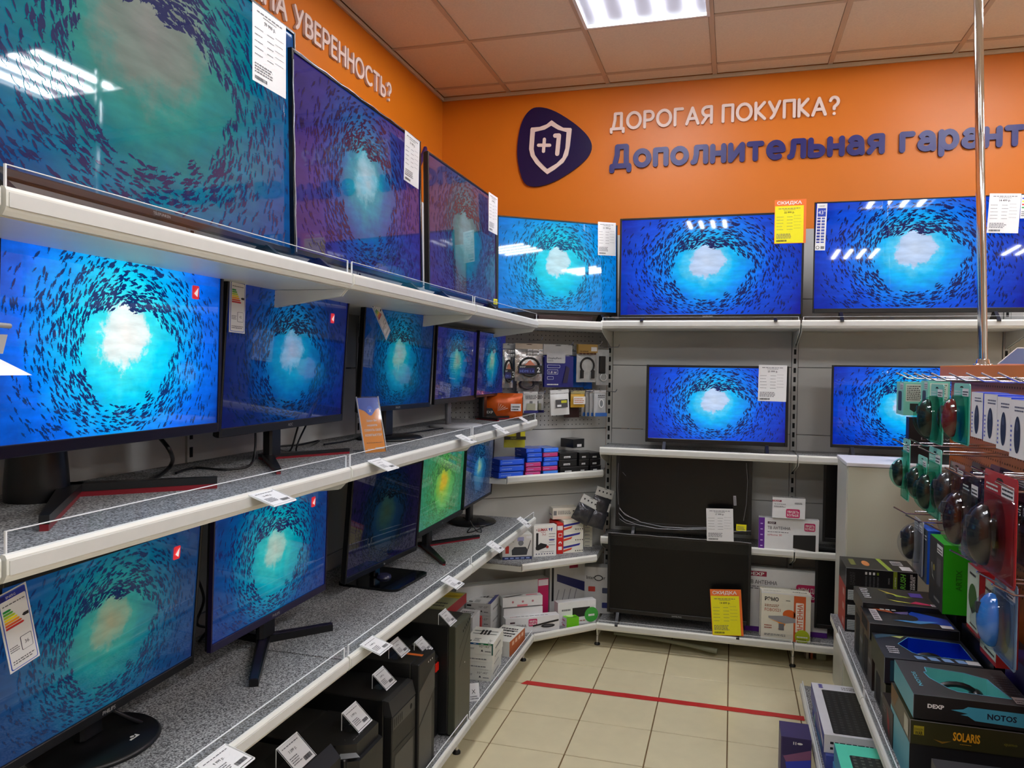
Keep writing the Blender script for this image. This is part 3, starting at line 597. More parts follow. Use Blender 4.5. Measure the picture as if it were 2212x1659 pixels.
# ================================================================== PAPER: price sheets, energy stickers, shelf cards
YEL = mat('yellow_paper', (236, 228, 8), .55, noise=.02); ORP = mat('orange_card', (232, 112, 42), .5, noise=.02); GT = K(95, 95, 100)
PW = mat('white_paper', (226, 226, 226), .5, noise=.02, nscale=20)
def sheet_print(f, w, h, price, ink=INK):
    f.lines(w*.12, h*.92, w*.88, h*.955, 1, GT, dens=1); f.lines(w*.3, h*.885, w*.7, h*.91, 1, GT, dens=1)
    f.text(price, w*.5, h*.80, h*.048, ink, al='c', bold=.012)
    for k in range(5):
        y = h*(.70-.085*k); f.lines(w*.06, y, w*.30, y+h*.022, 1, GT); f.lines(w*.42, y, w*.62, y+h*.022, 1, GT); f.lines(w*.66, y+h*.03, w*.92, y+h*.05, 1, GT, fill=.3)
    f.lines(w*.06, h*.13, w*.6, h*.27, 4, GT); f.code(w*.06, h*.04, w*.42, h*.085, ink)
def sheet(label, BLp, BRp, TLp, X=None, Y=None, P=None, yaw=0, price='', paper=None, header=False, kind=None, group=None, name='price_sheet', byv=False):
    g = (lambda p: onp(p[0], p[1], P, yaw)) if P else (lambda p: at(p[0], p[1], X=X, Y=Y))
    if X is not None: yaw = PI/2
    a, b, t = g(BLp), g(BRp), g(TLp); ux = Vector((math.cos(yaw), math.sin(yaw), 0)); d = b-a
    w = d.length; h = (t-a).length; roll = -math.atan2(d.z, d.dot(ux))
    if byv: roll = math.atan2((t-a).dot(ux), (t-a).z)
    mb = MB(); mb.box(0, w, -.0008, 0, 0, h, paper or PW); f = mb.face((0, -.0008, 0), (1, 0, 0), (0, 0, 1), .0003)
    if kind == 'energy': energy_print(f, w, h)
    elif kind: kind(f, w, h)
    else: sheet_print(f, w, h, price)
    o = mb.build(name, loc=a, rot=(0, roll, yaw)); tag(o, label, 'price tag' if kind is None else 'sticker', group)
    if header:
        hb = MB(); hb.box(-.002, w+.012, .0, .001, -.002, h*1.17, ORP); hb.poly = None
        f = hb.face((0, 0, 0), (1, 0, 0), (0, 0, 1), .0003); f.text('СКИДКА', w*.5, h*1.045, h*.078, WHITE, w=w*.86, al='c', bold=.02); c = hb.build('backing_card', o)
    return o
EN = [(0,140,60), (90,175,50), (180,205,30), (250,225,0), (245,165,20), (225,90,30), (200,40,40)]
def energy_print(f, w, h):
    f.rrect(w*.05, h*.02, w*.95, h*.985, w*.06, K(60, 90, 190)); f.rrect(w*.08, h*.03, w*.92, h*.90, w*.05, PW, 1)
    f.rect(w*.08, h*.90, w*.92, h*.97, K(30, 50, 170), 1); f.text('ENERG', w*.30, h*.918, h*.030, WHITE, k=2); f.rect(w*.1, h*.905, w*.26, h*.965, K(30, 30, 120), 2)
    f.lines(w*.14, h*.83, w*.86, h*.86, 1, GT, 2)
    for k, c in enumerate(EN):
        y = h*(.755-.036*k); L = w*(.22+.055*k); f.poly([(w*.12, y), (w*.12+L, y), (w*.12+L+w*.05, y+h*.014), (w*.12+L, y+h*.028), (w*.12, y+h*.028)], K(*c), 2)
    f.poly([(w*.9, h*.61), (w*.74, h*.61), (w*.68, h*.63), (w*.74, h*.65), (w*.9, h*.65)], INK, 2)
    f.lines(w*.12, h*.24, w*.42, h*.32, 3, GT, 2); f.rrect(w*.48, h*.20, w*.86, h*.38, w*.04, K(70, 70, 90), 2); f.rrect(w*.5, h*.206, w*.84, h*.374, w*.03, PW, 3)
    f.lines(w*.14, h*.08, w*.86, h*.14, 2, GT, 2)
def en_num(n):
    def fn(f, w, h): energy_print(f, w, h); f.text(n, w*.67, h*.27, h*.045, INK, al='c', k=4)
    return fn
sheet('white price sheet on the upper right corner of the largest television', (545,172), (617,214), (543,2), X=-1.052, price='39 999 р.')
sheet('white price sheet on the right edge of the film-wrapped top-shelf television', (872,388), (903.5,409), (871,278), X=-1.052, price='31 999 р.')
sheet('narrow white price sheet on the hazy television beside the corner', (1055,498), (1074,508), (1053,413), X=-1.050, price='28 999 р.')
sheet('tiny yellow tag at the lower right corner of the hazy television', (1066,657), (1074,658), (1066,645), X=-1.046, paper=YEL, kind=lambda f, w, h: f.lines(w*.2, h*.2, w*.8, h*.8, 3, GT))
sheet('white price sheet reading 21 999 р. on the corner cyan television', (1291.5,551), (1330,553), (1292,479), P=(-.885, 4.035), yaw=math.radians(36), price='21 999 р.')
sheet('yellow sale sheet headed СКИДКА on the deep blue top-shelf television', (1673,526), (1735,524), (1675,446), Y=4.138, price='22 999 р.', paper=YEL, header=True)
sheet('white price sheet just right of the chrome pole on the 43-inch television', (2131,503), (2199,504), (2132,418), Y=4.138, price='14 499 р.')
sheet('white price sheet on the smaller middle back-shelf television', (1637,866), (1698,868), (1639,788), Y=4.185, price='25 999 р.')
sheet('white price sheet standing before the film-wrapped switched-off television', (1527,1168), (1585,1170), (1527,1098), Y=4.13, price='17 999 р.')
sheet('small white barcode strip on the film-wrapped switched-off television', (1585,1092), (1591,1092), (1585.5,1071), Y=4.214, kind=lambda f, w, h: f.lines(w*.2, h*.1, w*.8, h*.9, 9, INK))
sheet('small yellow label at the bottom right of the film-wrapped television', (1590,1146), (1612,1148), (1591,1132), Y=4.205, paper=YEL, kind=lambda f, w, h: f.lines(w*.1, h*.2, w*.9, h*.8, 3, GT))
sheet('yellow sale card with orange СКИДКА header standing on the bottom back shelf', (1540,1371), (1601,1373), (1537,1287), Y=4.115, price='14 899 р.', paper=YEL, header=True)
sheet('energy sticker reading 42 on the left edge of the AOC monitor', (494,717), (528,721), (500,597), X=-1.17, kind=en_num('42'))
sheet('slanted energy sticker on the dim teal monitor behind the orange leaflet', (834,735), (847,733), (801,658), X=-1.165, kind=en_num('46'), byv=True)
sheet('large energy sticker reading 36 on the lower left Philips monitor', (22,1457), (87,1427), (-12,1292), X=-1.155, kind=en_num('36'), byv=True)
def st43(f, w, h):
    f.text('DEXP', w*.5, h*.93, h*.03, INK, al='c'); f.rect(w*.1, h*.72, w*.9, h*.90, K(30, 60, 170)); f.text('43"', w*.15, h*.77, h*.08, WHITE, w=w*.7, k=2)
    f.rect(w*.1, h*.16, w*.42, h*.70, K(30, 50, 150)); f.rect(w*.52, h*.16, w*.84, h*.70, K(70, 90, 170)); 
    for i in range(8): f.rect(w*.10, h*(.19+.065*i), w*.84, h*(.19+.065*i)+h*.02, PW, 2)
    f.disc(w*.25, h*.06, w*.18, INK); f.disc(w*.25, h*.06, w*.13, PW, k=1); f.rect(w*.55, h*.03, w*.9, h*.09, GREY)
sheet('tall white and blue 43-inch sticker at the left edge of the pole television', (1760,541), (1782,541), (1762,440), Y=4.138, kind=st43)
def stripe(f, w, h):
    for k, c in enumerate(((60,90,200), (240,230,60), (220,60,60), (60,160,90))): f.rect(w*.1, h*(.82-.13*k), w*.95, h*(.88-.13*k), K(*c))
    f.lines(w*.1, h*.1, w*.9, h*.35, 3, GT)
sheet('energy sticker cut by the right frame edge on the top back shelf', (2203,472), (2226,472), (2203,421), Y=4.136, kind=stripe)

def card(label, p, z, slope=25, w=.068, d=.056, leg=0, price='9 999 р.', X=None, group=None, yaw=PI/2, cat='price tag'):
    """p: pixel of the middle of the high edge; the card slopes down towards the aisle"""
    c = at(p[0], p[1], X=X) if X is not None else at(p[0], p[1], Z=z)
    s = math.radians(slope); mb = MB(); cs, sn = math.cos(s), math.sin(s)
    def q(a, b, o=0): return (a-w/2, -b*cs+o*sn, -b*sn-0*o-0 if False else -b*sn+o*cs)
    mb.T = Matrix()
    mb.add([q(0,0), q(w,0), q(w,d), q(0,d), q(0,0,.0012), q(w,0,.0012), q(w,d,.0012), q(0,d,.0012)], [(0,1,2,3),(4,7,6,5),(0,4,5,1),(1,5,6,2),(2,6,7,3),(3,7,4,0)], PW)
    f = mb.face(q(0, d, .0012), (1, 0, 0), (0, cs, sn), .0003)
    f.lines(w*.08, d*.86, w*.9, d*.93, 1, GT, dens=1); f.text(price, w*.42, d*.62, d*.10, INK, al='c'); f.lines(w*.08, d*.2, w*.5, d*.52, 4, GT); f.code(w*.55, d*.08, w*.92, d*.24, INK)
    o = mb.build('price_card', loc=c, rot=(0, 0, yaw)); tag(o, label, cat, group)
    hb = MB(); e = .004
    hb.add([q(-e,-e,-.001), q(w+e,-e,-.001), q(w+e,d+e,-.001), q(-e,d+e,-.001)], [(0,1,2,3)], acryl)
    for a0, a1, b0, b1 in ((-e,-e+.001,-e,d+e), (w+e-.001,w+e,-e,d+e), (-e,w+e,d+e-.001,d+e), (-e,w+e,-e,-e+.001)):
        hb.add([q(a0,b0,-.0015), q(a1,b0,-.0015), q(a1,b1,-.0015), q(a0,b1,-.0015), q(a0,b0,.0015), q(a1,b0,.0015), q(a1,b1,.0015), q(a0,b1,.0015)], [(0,1,2,3),(4,7,6,5),(0,4,5,1),(1,5,6,2),(2,6,7,3),(3,7,4,0)], acryl_e)
    if leg:
        t = e*sn; y0 = e*cs
        hb.box(-w/2-e, w/2+e, y0, y0+.0012, t-leg, t, acryl)
        for x in (-w/2-e, w/2+e-.001): hb.box(x, x+.001, y0-.0003, y0+.0016, t-leg, t, acryl_e)
        hb.box(-w/2-e, w/2+e, y0-.03, y0, t-leg, t-leg+.001, acryl)
    hb.build('clear_holder', o)
    return o
XR = LX+.0145
card('price card on the middle left rail above the bright teal monitor', (565,1064), 0, 18, w=.078, X=XR, price='16 499 р.')
card('price card on the middle left rail below the orange leaflet', (810,994), 0, 22, X=XR, price='12 999 р.')
card('price card on the middle left rail above the green-tinted monitor', (992,941), 0, 22, w=.062, X=XR, price='11 499 р.')
card('price card near the far end of the middle left rail', (1070,919), 0, 30, w=.06, X=XR, price='9 499 р.')
card('price card at the very end of the middle left rail', (1126,903), 0, 30, w=.05, d=.04, X=XR, price='8 999 р.')
card('large price card on the lower left rail cut off by the bottom edge', (458,1633), 0, 15, w=.085, d=.062, X=XR, price='9 999 р.')
card('price card on the lower left rail beside the rail joint above the computer towers', (794,1385), 0, 18, w=.072, X=XR, price='9 499 р.')
card('price card on the lower left rail next to the red and yellow box', (963,1250), 0, 22, X=XR, price='10 299 р.')
card('price card on the lower left rail in front of the router box', (1058,1173), 0, 28, X=XR, price='8 799 р.')
card('last price card on the lower left rail near the white product box', (1122,1120), 0, 34, w=.06, X=XR, price='7 999 р.')
# foreground holder at the left frame edge
q = at(-2, 722, X=-.80); r = empty('foreground_card_holder', q, PI/2, 'white card in a clear holder at the left frame edge before the brightest monitor', 'price tag')
b = MB(); b.tube([(-.06, .0, .012), (.014, .0, .010)], .003, K(150, 150, 150)); b.build('holder_arm', r)
b = MB(); b.prism([(-.06, .0), (.010, .0), (.004, -.022), (-.06, -.022)], -.001, .0, K(165, 165, 165)); b.add([(-.06,-.001,-.016), (-.0,-.001,-.028), (.016,-.03,-.046), (-.06,-.03,-.046)], [(0,3,2,1)], PW); b.build('card', r)

# ------------------------------------------------------------------ orange leaflet stand
q = at(812, 977, Z=SM); r = empty('leaflet_stand', (q.x, q.y, SM), math.radians(62), 'clear stand with an orange and blue leaflet on the middle left shelf', 'leaflet stand')
w, h = .078, .178; mb = MB(); rt = (-.28, 0, 0)
mb.box(-w/2, w/2, 0, .0015, 0, h, mat('leaflet_orange', (238, 140, 12), .3)); f = mb.face((-w/2, 0, 0), (1, 0, 0), (0, 0, 1), .0004)
bl = mat('leaflet_blue', (24, 80, 190), .3); f.poly([(0, h), (0, h*.80), (w*.25, h*.76), (w*.45, h*.68), (w*.6, h*.68), (w*.8, h*.77), (w, h*.81), (w, h)], bl)
f.disc(w*.52, h*.76, w*.16, K(60, 110, 220), h*.09, 1); f.text('X', w*.52, h*.73, h*.055, WHITE, al='c', bold=.02, k=2)
for t, y in (('Здесь Вы', .56), ('можете', .475), ('СОБРАТЬ СВОЙ', .385), ('КОМПЬЮТЕР', .295)): f.text(t, w*.52, h*y, h*.038, WHITE, al='c', bold=.015, w=w*(.82 if len(t) > 8 else .5))
f.lines(w*.12, h*.17, w*.9, h*.19, 1, INK, 1, dens=1); f.rect(w*.5, h*.055, w*.95, h*.085, WHITE, 1); f.lines(w*.12, h*.055, w*.4, h*.08, 1, WHITE, 1)
mb.build('leaflet', r, rot=rt)
b = MB(); b.box(-w/2-.003, w/2+.003, -.0022, -.0012, -.001, h+.004, acryl); b.box(-w/2-.003, w/2+.003, .0017, .003, 0, h+.004, acryl)
for x in (-w/2-.0035, w/2+.0025): b.box(x, x+.001, -.0025, .003, 0, h+.004, acryl_e)
b.build('clear_panel', r, rot=rt)
b = MB(); b.prism([(0, .0), (.07, .0), (.072, .003), (.003, .003)], -w/2, w/2, acryl, plane='yz'); b.build('stand_base', r)

# ------------------------------------------------------------------ loose cables
def cable(label, pts, r=.0035, m=blackp, name='cable'):
    P = [Vector(p) for p in pts]; out = []
    for i in range(len(P)-1):
        a, b, c, d = P[max(i-1, 0)], P[i], P[i+1], P[min(i+2, len(P)-1)]
        for k in range(8):
            t = k/8; out.append(.5*((2*b)+(c-a)*t+(2*a-5*b+4*c-d)*t*t+(3*b-a-3*c+d)*t*t*t))
    out.append(P[-1]); o0 = out[0]; mb = MB(); mb.tube([p-o0 for p in out], r, m, 7)
    return tag(mb.build(name, loc=o0), label, 'cable')
def zp(px, py, z): q = at(px, py, Z=z); return (q.x, q.y, z)
z = SM+.004
cable('thick black cable looping down behind the brightest monitor', [(*at(340, 957, X=-1.28)[:2], 1.345), (*zp(368, 985, 1.30)[:2], 1.31), zp(370, 1003, SM+.02), zp(340, 1030, z), zp(300, 1045, z), zp(250, 1042, z)], .005)
cable('black cable curving from the AOC monitor stand along the middle left shelf', [(*at(552, 952, X=-1.24)[:2], 1.33), (*at(550, 985, X=-1.24)[:2], 1.27), zp(535, 1008, z), zp(480, 1014, z), zp(420, 1010, z), zp(380, 1022, z)], .0032)
cable('tangled black cable behind the AOC monitor base', [(*at(650, 918, X=-1.30)[:2], 1.36), (*at(640, 945, X=-1.30)[:2], 1.30), zp(625, 975, z), zp(600, 965, z), zp(650, 960, z), zp(690, 952, z), zp(640, 975, z), (*at(668, 930, X=-1.30)[:2], 1.34)], .003)
cable('thin black cable trailing under the middle of the middle left shelf', [zp(700, 960, z), zp(760, 950, z), zp(800, 935, z), zp(860, 937, z), zp(920, 930, z), zp(980, 921, z)], .003)
cable('black cable looped behind the stickered Philips base', [(*at(235, 1560, X=-1.22)[:2], .80), zp(280, 1552, SL+.03), zp(310, 1565, SL+.004), zp(310, 1585, SL+.004), zp(290, 1597, SL+.004)], .0045)
cable('black adapter lead hanging behind the lower left monitors', [(*at(418, 1310, X=-1.40)[:2], .95), (*at(440, 1330, X=-1.40)[:2], .86), (*at(425, 1350, X=-1.40)[:2], .80), (*at(448, 1365, X=-1.40)[:2], .77), (*at(430, 1385, X=-1.40)[:2], .745)], .004)
cable('loose thin black cable coiled beside the farthest lower monitor', [zp(1000, 1118, SL+.02), zp(1025, 1127, SL+.004), zp(1010, 1150, SL+.004), zp(1045, 1138, SL+.004), zp(1052, 1128, SL+.004), zp(1032, 1120, SL+.03), zp(1040, 1148, SL+.004), zp(1030, 1147, SL+.004), zp(1015, 1125, SL+.05)], .0025)
q = at(737, 1200, Z=SL); b = MB(); b.rbox(0, .09, 0, .07, 0, .035, blackp, .004); tag(b.build('power_adapter', loc=(-1.36, 2.10, SL), rot=(0, 0, 1.2)), 'black power adapter behind the gap between the teal and the nearly black monitor', 'adapter')
b = MB(); b.rbox(0, .09, 0, .06, 0, .10, blackp, .006); tag(b.build('power_adapter', loc=(-1.36, 1.52, SL), rot=(0, 0, 1.5)), 'black power adapter block between the two lower left Philips monitors', 'adapter')

# ------------------------------------------------------------------ computer towers (front faces the aisle)
tw = blackm; side = mat('tower_side_steel', (22, 22, 23), .4, noise=.1, nscale=30)
def tower(label, X, y0, y1, h, dep=.42, top=None):
    r = empty('computer_tower', (X, y0, SB), PI/2, label, 'computer'); w = y1-y0
    b = MB(); b.rbox(0, w, .03, dep, .012, h, side, .003); b.build('case', r)
    for x in (.02, w-.02):
        for y in (.06, dep-.05):
            b = MB(); b.lathe([(.012, 0), (.014, .012)], blackp, c=(x, y), n=12); b.build('foot', r)
    return r, w, dep
r, w, d = tower('tall dark grey computer tower with a slanted front groove, last in the row of towers', -.965, 2.672, 2.842, .418)
fp = mat('tower_front_lit_green', (62, 64, 52), .4, noise=.06)  # greenish cast of the light is mixed into this front's colour
b = MB(); b.rbox(0, w, 0, .03, .01, .418, fp, .003); b.build('front_panel', r)
b = MB(); f = b.face((0, 0, 0), (1, 0, 0), (0, 0, 1), .0006)
f.poly([(w*.24, 0.012), (w*.245, .012), (w*.245, .25), (w*.24, .25)], slotm); f.poly([(w*.24, .25), (w, .375), (w, .379), (w*.24, .254)], slotm); f.poly([(w*.24,.32),(w,.405),(w,.408),(w*.24,.323)], slotm)
for k in range(5): f.rect(w*(.45+.1*k), .372+.006*k, w*(.50+.1*k), .382+.006*k, slotm, 1)
f.disc(w*.6, .25, .003, WHITE); b.build('front_groove', r)
r, w, d = tower('black computer tower with chrome buttons, red band and mesh front', -1.03, 2.505, 2.662, .36)
b = MB(); b.rbox(0, w, 0, .03, .01, .30, tw, .003); b.prism([(0, .30), (.0, .305), (.07, .372), (.10, .372), (.10, .30)], .0, w, tw, plane='yz'); b.build('front_panel', r)
b = MB()
for k in range(4): b.tube([(w*.22+k*w*.16, .005, .315+k*.0), (w*.22+k*w*.16, -.002, .318)], .005, chrome, 10)
b.tube([(w*.3, .001, .27), (w*.3, -.004, .27)], .009, chrome, 12); b.tube([(w*.55, .001, .27), (w*.55, -.004, .27)], .009, chrome, 12); b.build('button', r)
b = MB(); b.rbox(w*.80, w*.995, -.004, .001, .255, .285, K(210, 30, 16, .3), .001); b.build('red_band', r)
b = MB(); f = b.face((0, 0, 0), (1, 0, 0), (0, 0, 1), .0006); 
for k in range(30): f.rect(w*.1, .02+k*.006, w*.9, .0225+k*.006, slotm)
f.rect(w*.35, .075, w*.55, .1, WHITE, 2); b.build('mesh_front', r)
b = MB(); b.lathe([(.022, 0), (.02, .004), (.012, .006)], chrome, c=(w*.5, .05), n=20); b.build('top_knob', r, loc=(0, 0, .372))
r, w, d = tower('narrow black computer tower with an orange sticker on its top', -.977, 2.352, 2.497, .393)
g2 = mat('dark_grey_facet', (44, 44, 45), .35)
b = MB(); b.rbox(0, w, 0, .03, .01, .393, tw, .003); b.build('front_panel', r)
b = MB(); f = b.face((0, 0, 0), (1, 0, 0), (0, 0, 1), .0008); f.poly([(.004, .02), (w-.03, .02), (w-.03, .24), (.004, .18)], g2); f.poly([(.004, .19), (w-.004, .265), (w-.004, .35), (.004, .30)], g2)
for k in range(3): f.disc(w*(.55+.12*k), .375, .003, WHITE, k=1)
b.build('front_facet', r)
b = MB(); f = b.face((0, 0, .393), (1, 0, 0), (0, 1, 0), .0006); f.poly([(w*.5, .02), (w*.62, .02), (w*.62, .09), (w*.5, .085)], ORP); b.build('orange_sticker', r)
r, w, d = tower('black computer tower with a slotted grey control strip, third from the front', -.985, 2.162, 2.345, .348)
b = MB(); b.rbox(0, w, 0, .03, .01, .30, tw, .003); b.prism([(0, .30), (.012, .345), (.03, .348), (.03, .30)], 0, w, g2, plane='yz'); b.build('front_panel', r)
b = MB(); f = b.face((0, 0, 0), (1, 0, 0), (0, 0, 1), .0008); f.rect(.006, .255, w-.006, .296, g2)
for k in range(5): f.rect(.014+k*.014, .262, .018+k*.014, .288, slotm, 1)
f.disc(w*.78, .276, .009, slotm, k=1); f.rect(.006, .19, w-.006, .192, slotm); f.rect(.02, .03, w-.02, .17, g2); b.build('control_strip', r)
r, w, d = tower('black computer tower with chamfered corners and a small zigzag logo, second from the front', -.968, 1.885, 2.09, .30)
b = MB(); P = [(.03, 0), (w-.03, 0), (w, .05), (w, .18), (0, .18), (0, .05)]
b.prism(P, .01, .29, tw, plane='xy'); b.prism([(p[0]*.93+.007, p[1]+.012) for p in P], .29, .333, tw, plane='xy'); b.build('front_panel', r)
b = MB(); b.rbox(.004, w-.004, .181, .42, .299, .33, side, .003); b.build('top_panel', r)
b = MB(); b.add([(.03, .0-.001, .30), (.0, .05, .30), (.045, .055, .334)], [(0,2,1)], mat('grey_facet', (78, 78, 78), .4)); f = b.face((0, 0, .333), (1, 0, 0), (0, 1, 0), .0006)
for p, q_ in (((.13,.085),(.155,.085)), ((.155,.085),(.13,.06)), ((.13,.06),(.16,.06))):
    a_, c_ = Vector(p), Vector(q_); n_ = Vector((-(c_-a_).y, (c_-a_).x)).normalized()*.0018; f.poly([tuple(a_-n_), tuple(c_-n_), tuple(c_+n_), tuple(a_+n_)], WHITE)
for k in range(4): f.rect(.05+.016*k, .03, .062+.016*k, .032, GREY)
b.build('top_logo', r)
r, w, d = tower('nearest black computer tower with a chamfered top edge and a small silver star badge', -1.0, 1.655, 1.865, .325)
b = MB(); b.prism([(0, .01), (0, .32), (.03, .353), (.15, .353), (.15, .01)], 0, w, tw, plane='yz'); b.build('front_panel', r)
b = MB(); f = b.face((0, .03, .353), (1, 0, 0), (0, 1, 0), .0006)
for k in range(5): t = 2*PI*k/5; f.poly([(w*.62+.002*math.cos(t+1.57), .05+.002*math.sin(t+1.57)), (w*.62+.013*math.cos(t), .05+.013*math.sin(t)), (w*.62+.002*math.cos(t-1.57), .05+.002*math.sin(t-1.57))], K(200, 200, 205, .2))
f = b.face((0, 0, 0), (1, 0, 0), (0, 0, 1), .0006); f.text('HD AUDIO', w*.45, .285, .010, GREY); b.build('badge', r)
TC = [('price card holder on the nearest computer tower', (622, 1602), .05, .485, '3 599 р.', .09), ('price card holder on the chamfered tower with the zigzag logo', (756, 1530), .05, .465, '3 999 р.', .078), ('price card holder on the third tower from the front', (818, 1450), .045, .48, '2 899 р.', .07),
      ('price card holder between the third tower and the orange-stickered tower', (852, 1385), .05, .525, '4 499 р.', .065), ('price card holder behind the orange-stickered tower', (905, 1383), .045, .504, '4 199 р.', .06), ('price card holder on the last, tallest tower', (957, 1322), .04, .55, '5 299 р.', .065)]
for lb, p, lg, zt, pr, ww in TC: card(lb, p, zt+lg, 42, w=ww, d=ww*.82, leg=lg, price=pr)

# creased film over the wrapped television
r = empty('film_wrap', (-.248, 4.2, .61), 0, 'creased clear plastic film draped over the switched-off lower shelf television', 'plastic film'); fm = mat('film_crease_highlight', (150, 150, 156), .15, .2)  # pale strands draw the film's folds and paint the highlights along them
b = MB(); b.box(-.355, .355, .006, .0065, .03, .44, mat('film_sheet', (242, 243, 246), .2, alpha=.012)); b.build('sheet', r)
def F_(x, y): q = at(x, y, Y=4.2); return (q.x+.248, 0, q.z-.61)
for k, P in enumerate(([(1338,1098),(1350,1112),(1385,1128),(1430,1138),(1480,1141),(1526,1140)], [(1336,1108),(1348,1122),(1375,1133),(1420,1142),(1470,1144),(1526,1143)], [(1338,1096),(1345,1106),(1360,1116),(1380,1124)], [(1338,1120),(1352,1130),(1372,1134)], [(1612,1000),(1615,1040),(1612,1090),(1606,1125)], [(1585,1148),(1600,1147),(1622,1147)], [(1345,1020),(1352,1028)], [(1336,1000),(1334,1050),(1336,1090)])):
    b = MB(); b.tube([F_(*p) for p in P], .0011+.0008*(k < 2), fm, 5); b.build('crease_highlight', r)
r = empty('film_wrap', (-.262, 4.158, .60), 0, 'strip of shiny clear film along the top of the lowest switched-off television', 'plastic film')
b = MB(); b.box(-.37, .37, .0, .0006, -.045, .021, mat('film_sheet')); b.build('sheet', r)
b = MB(); b.tube([(-.37+.74*k/14, -.001, .021+.0015*math.sin(k*2.1)) for k in range(15)], .0014, fm, 5); b.build('crease_highlight', r)
r = empty('film_wrap', (-1.058, 2.135, 1.795), PI/2, 'shiny protective film edge around the second top-shelf television', 'plastic film')
b = MB(); b.tube([(-.414+.0015*math.sin(k*1.7), .029*.03*k, .03*k) for k in range(0, 17)], .0018, fm, 5); b.tube([(-.414+.828*k/20, .0165, .507+.002*math.sin(k*1.9)) for k in range(21)], .0016, fm, 5); b.build('crease_highlight', r)

# ================================================================== PRODUCT BOXES
def seed_lines(*a): pass
MAG = K(190, 20, 90); PUR = K(92, 30, 140); DEXR = K(150, 20, 60); CARD_W = K(222, 222, 222, .4)
def corner_pose(BLp, BRp, TLp, Z=None, P=None, yaw=None):
    if P is not None: a = onp(*BLp, P, yaw); b = onp(*BRp, P, yaw); z0 = a.z if Z is None else Z; a.z = z0
    else:
        a = at(*BLp, Z=Z); 
        if yaw is None: b = at(*BRp, Z=Z); yaw = math.atan2(b.y-a.y, b.x-a.x)
        else: b = onp(*BRp, (a.x, a.y), yaw)
        z0 = Z
    w = math.hypot(b.x-a.x, b.y-a.y); d = ray(*TLp); t = math.hypot(a.x, a.y)/math.hypot(d.x, d.y); h = CAM_Z+t*d.z-z0
    return a, yaw, w, h
def pbox(label, pose, d, m=None, prints=None, name='product_box', cat='box', group=None, faces=None, h=None, w=None, r=.0012, edge=None):
    a, yaw, w_, h_ = pose; w = w or w_; h = h or h_
    mb = MB(); m = m or CARD_W; mb.box(0, w, 0, d, 0, h, m, faces)
    if edge:
        for x in (0, w): mb.box(x-.0006, x+.0006, -.0008, .0004, 0, h, edge)
        mb.box(0, w, -.0008, .0004, h-.0006, h+.0008, edge)
    F = dict(F=mb.face((0,0,0),(1,0,0),(0,0,1)), T=mb.face((0,0,h),(1,0,0),(0,1,0)), L=mb.face((0,d,0),(0,-1,0),(0,0,1)), R=mb.face((w,0,0),(0,1,0),(0,0,1)))
    if prints: prints(F, w, d, h)
    o = mb.build(name, loc=a, rot=(0, 0, yaw)); return tag(o, label, cat, group)
# ---- back shelves
def pr(F, w, d, h):
    f = F['F']; f.text('PRO LEGEND', w*.30, h*.885, h*.06, WHITE, w=w*1.05, bold=.02); f.rect(0, h*.68, w, h*.82, K(150, 20, 14)); f.text('Hands', w*.55, h*.715, h*.07, K(230, 80, 50), k=2, w=w*.6)
    f.lines(w*.06, h*.70, w*.45, h*.79, 2, K(90, 10, 10), 2); f.disc(w*.62, h*.40, w*.17, K(196, 150, 30)); f.disc(w*.3, h*.44, w*.11, K(190, 140, 100), h*.12); f.text('3D', w*.72, h*.32, h*.16, K(226, 226, 200), bold=.03, k=3, w=w*.5)
    f.rect(w*.44, h*.2, w*.47, h*.66, K(200, 200, 205)); f.poly([(w*.5,h*.14),(w*.95,h*.14),(w*.85,h*.19),(w*.6,h*.19)], K(190, 170, 160), 1); f.rect(w*.02, h*.02, w*.24, h*.11, K(190, 170, 175)); 
    for k in range(4): f.rect(w*(.28+.18*k), h*.02, w*(.44+.18*k), h*.11, K(130, 20, 20))
pbox('black and red boxed game controller marked PRO LEGEND on the middle back shelf', corner_pose((1325,957), (1397,960), (1325,868), B2, yaw=0), .10, K(22, 18, 18), pr, w=.205)
def badge_tv(f, x, y, w, h, k=1):   # magenta speech badge УВИДЕТЬ БОЛЬШЕ
    f.rrect(x, y, x+w, y+h, h*.16, MAG, k); f.text('УВИДЕТЬ', x+w*.5, y+h*.54, h*.26, WHITE, w=w*.84, al='c', bold=.015, k=k+1); f.text('БОЛЬШЕ', x+w*.5, y+h*.16, h*.26, WHITE, w=w*.84, al='c', bold=.015, k=k+1)
def antA(F, w, d, h):
    f = F['F']; f.rect(0, h*.80, w*.28, h*.88, DEXR); f.text('DEXP', w*.03, h*.815, h*.05, WHITE, w=w*.2, k=2); f.text('ТВ АНТЕННА', w*.05, h*.65, h*.06, INK, w=w*.36); f.lines(w*.05, h*.54, w*.4, h*.62, 2, GT); badge_tv(f, w*.42, h*.05, w*.42, h*.42); f.lines(w*.68, h*.72, w*.92, h*.82, 2, INK)
    F['T'].lines(w*.05, d*.2, w*.9, d*.7, 2, GREY)
pbox('small white TV antenna box stacked on a wider antenna box, lower back shelf', corner_pose((1668,1118), (1739,1122), (1669,1074), P=(0, 4.185), yaw=0), .05, CARD_W, antA)
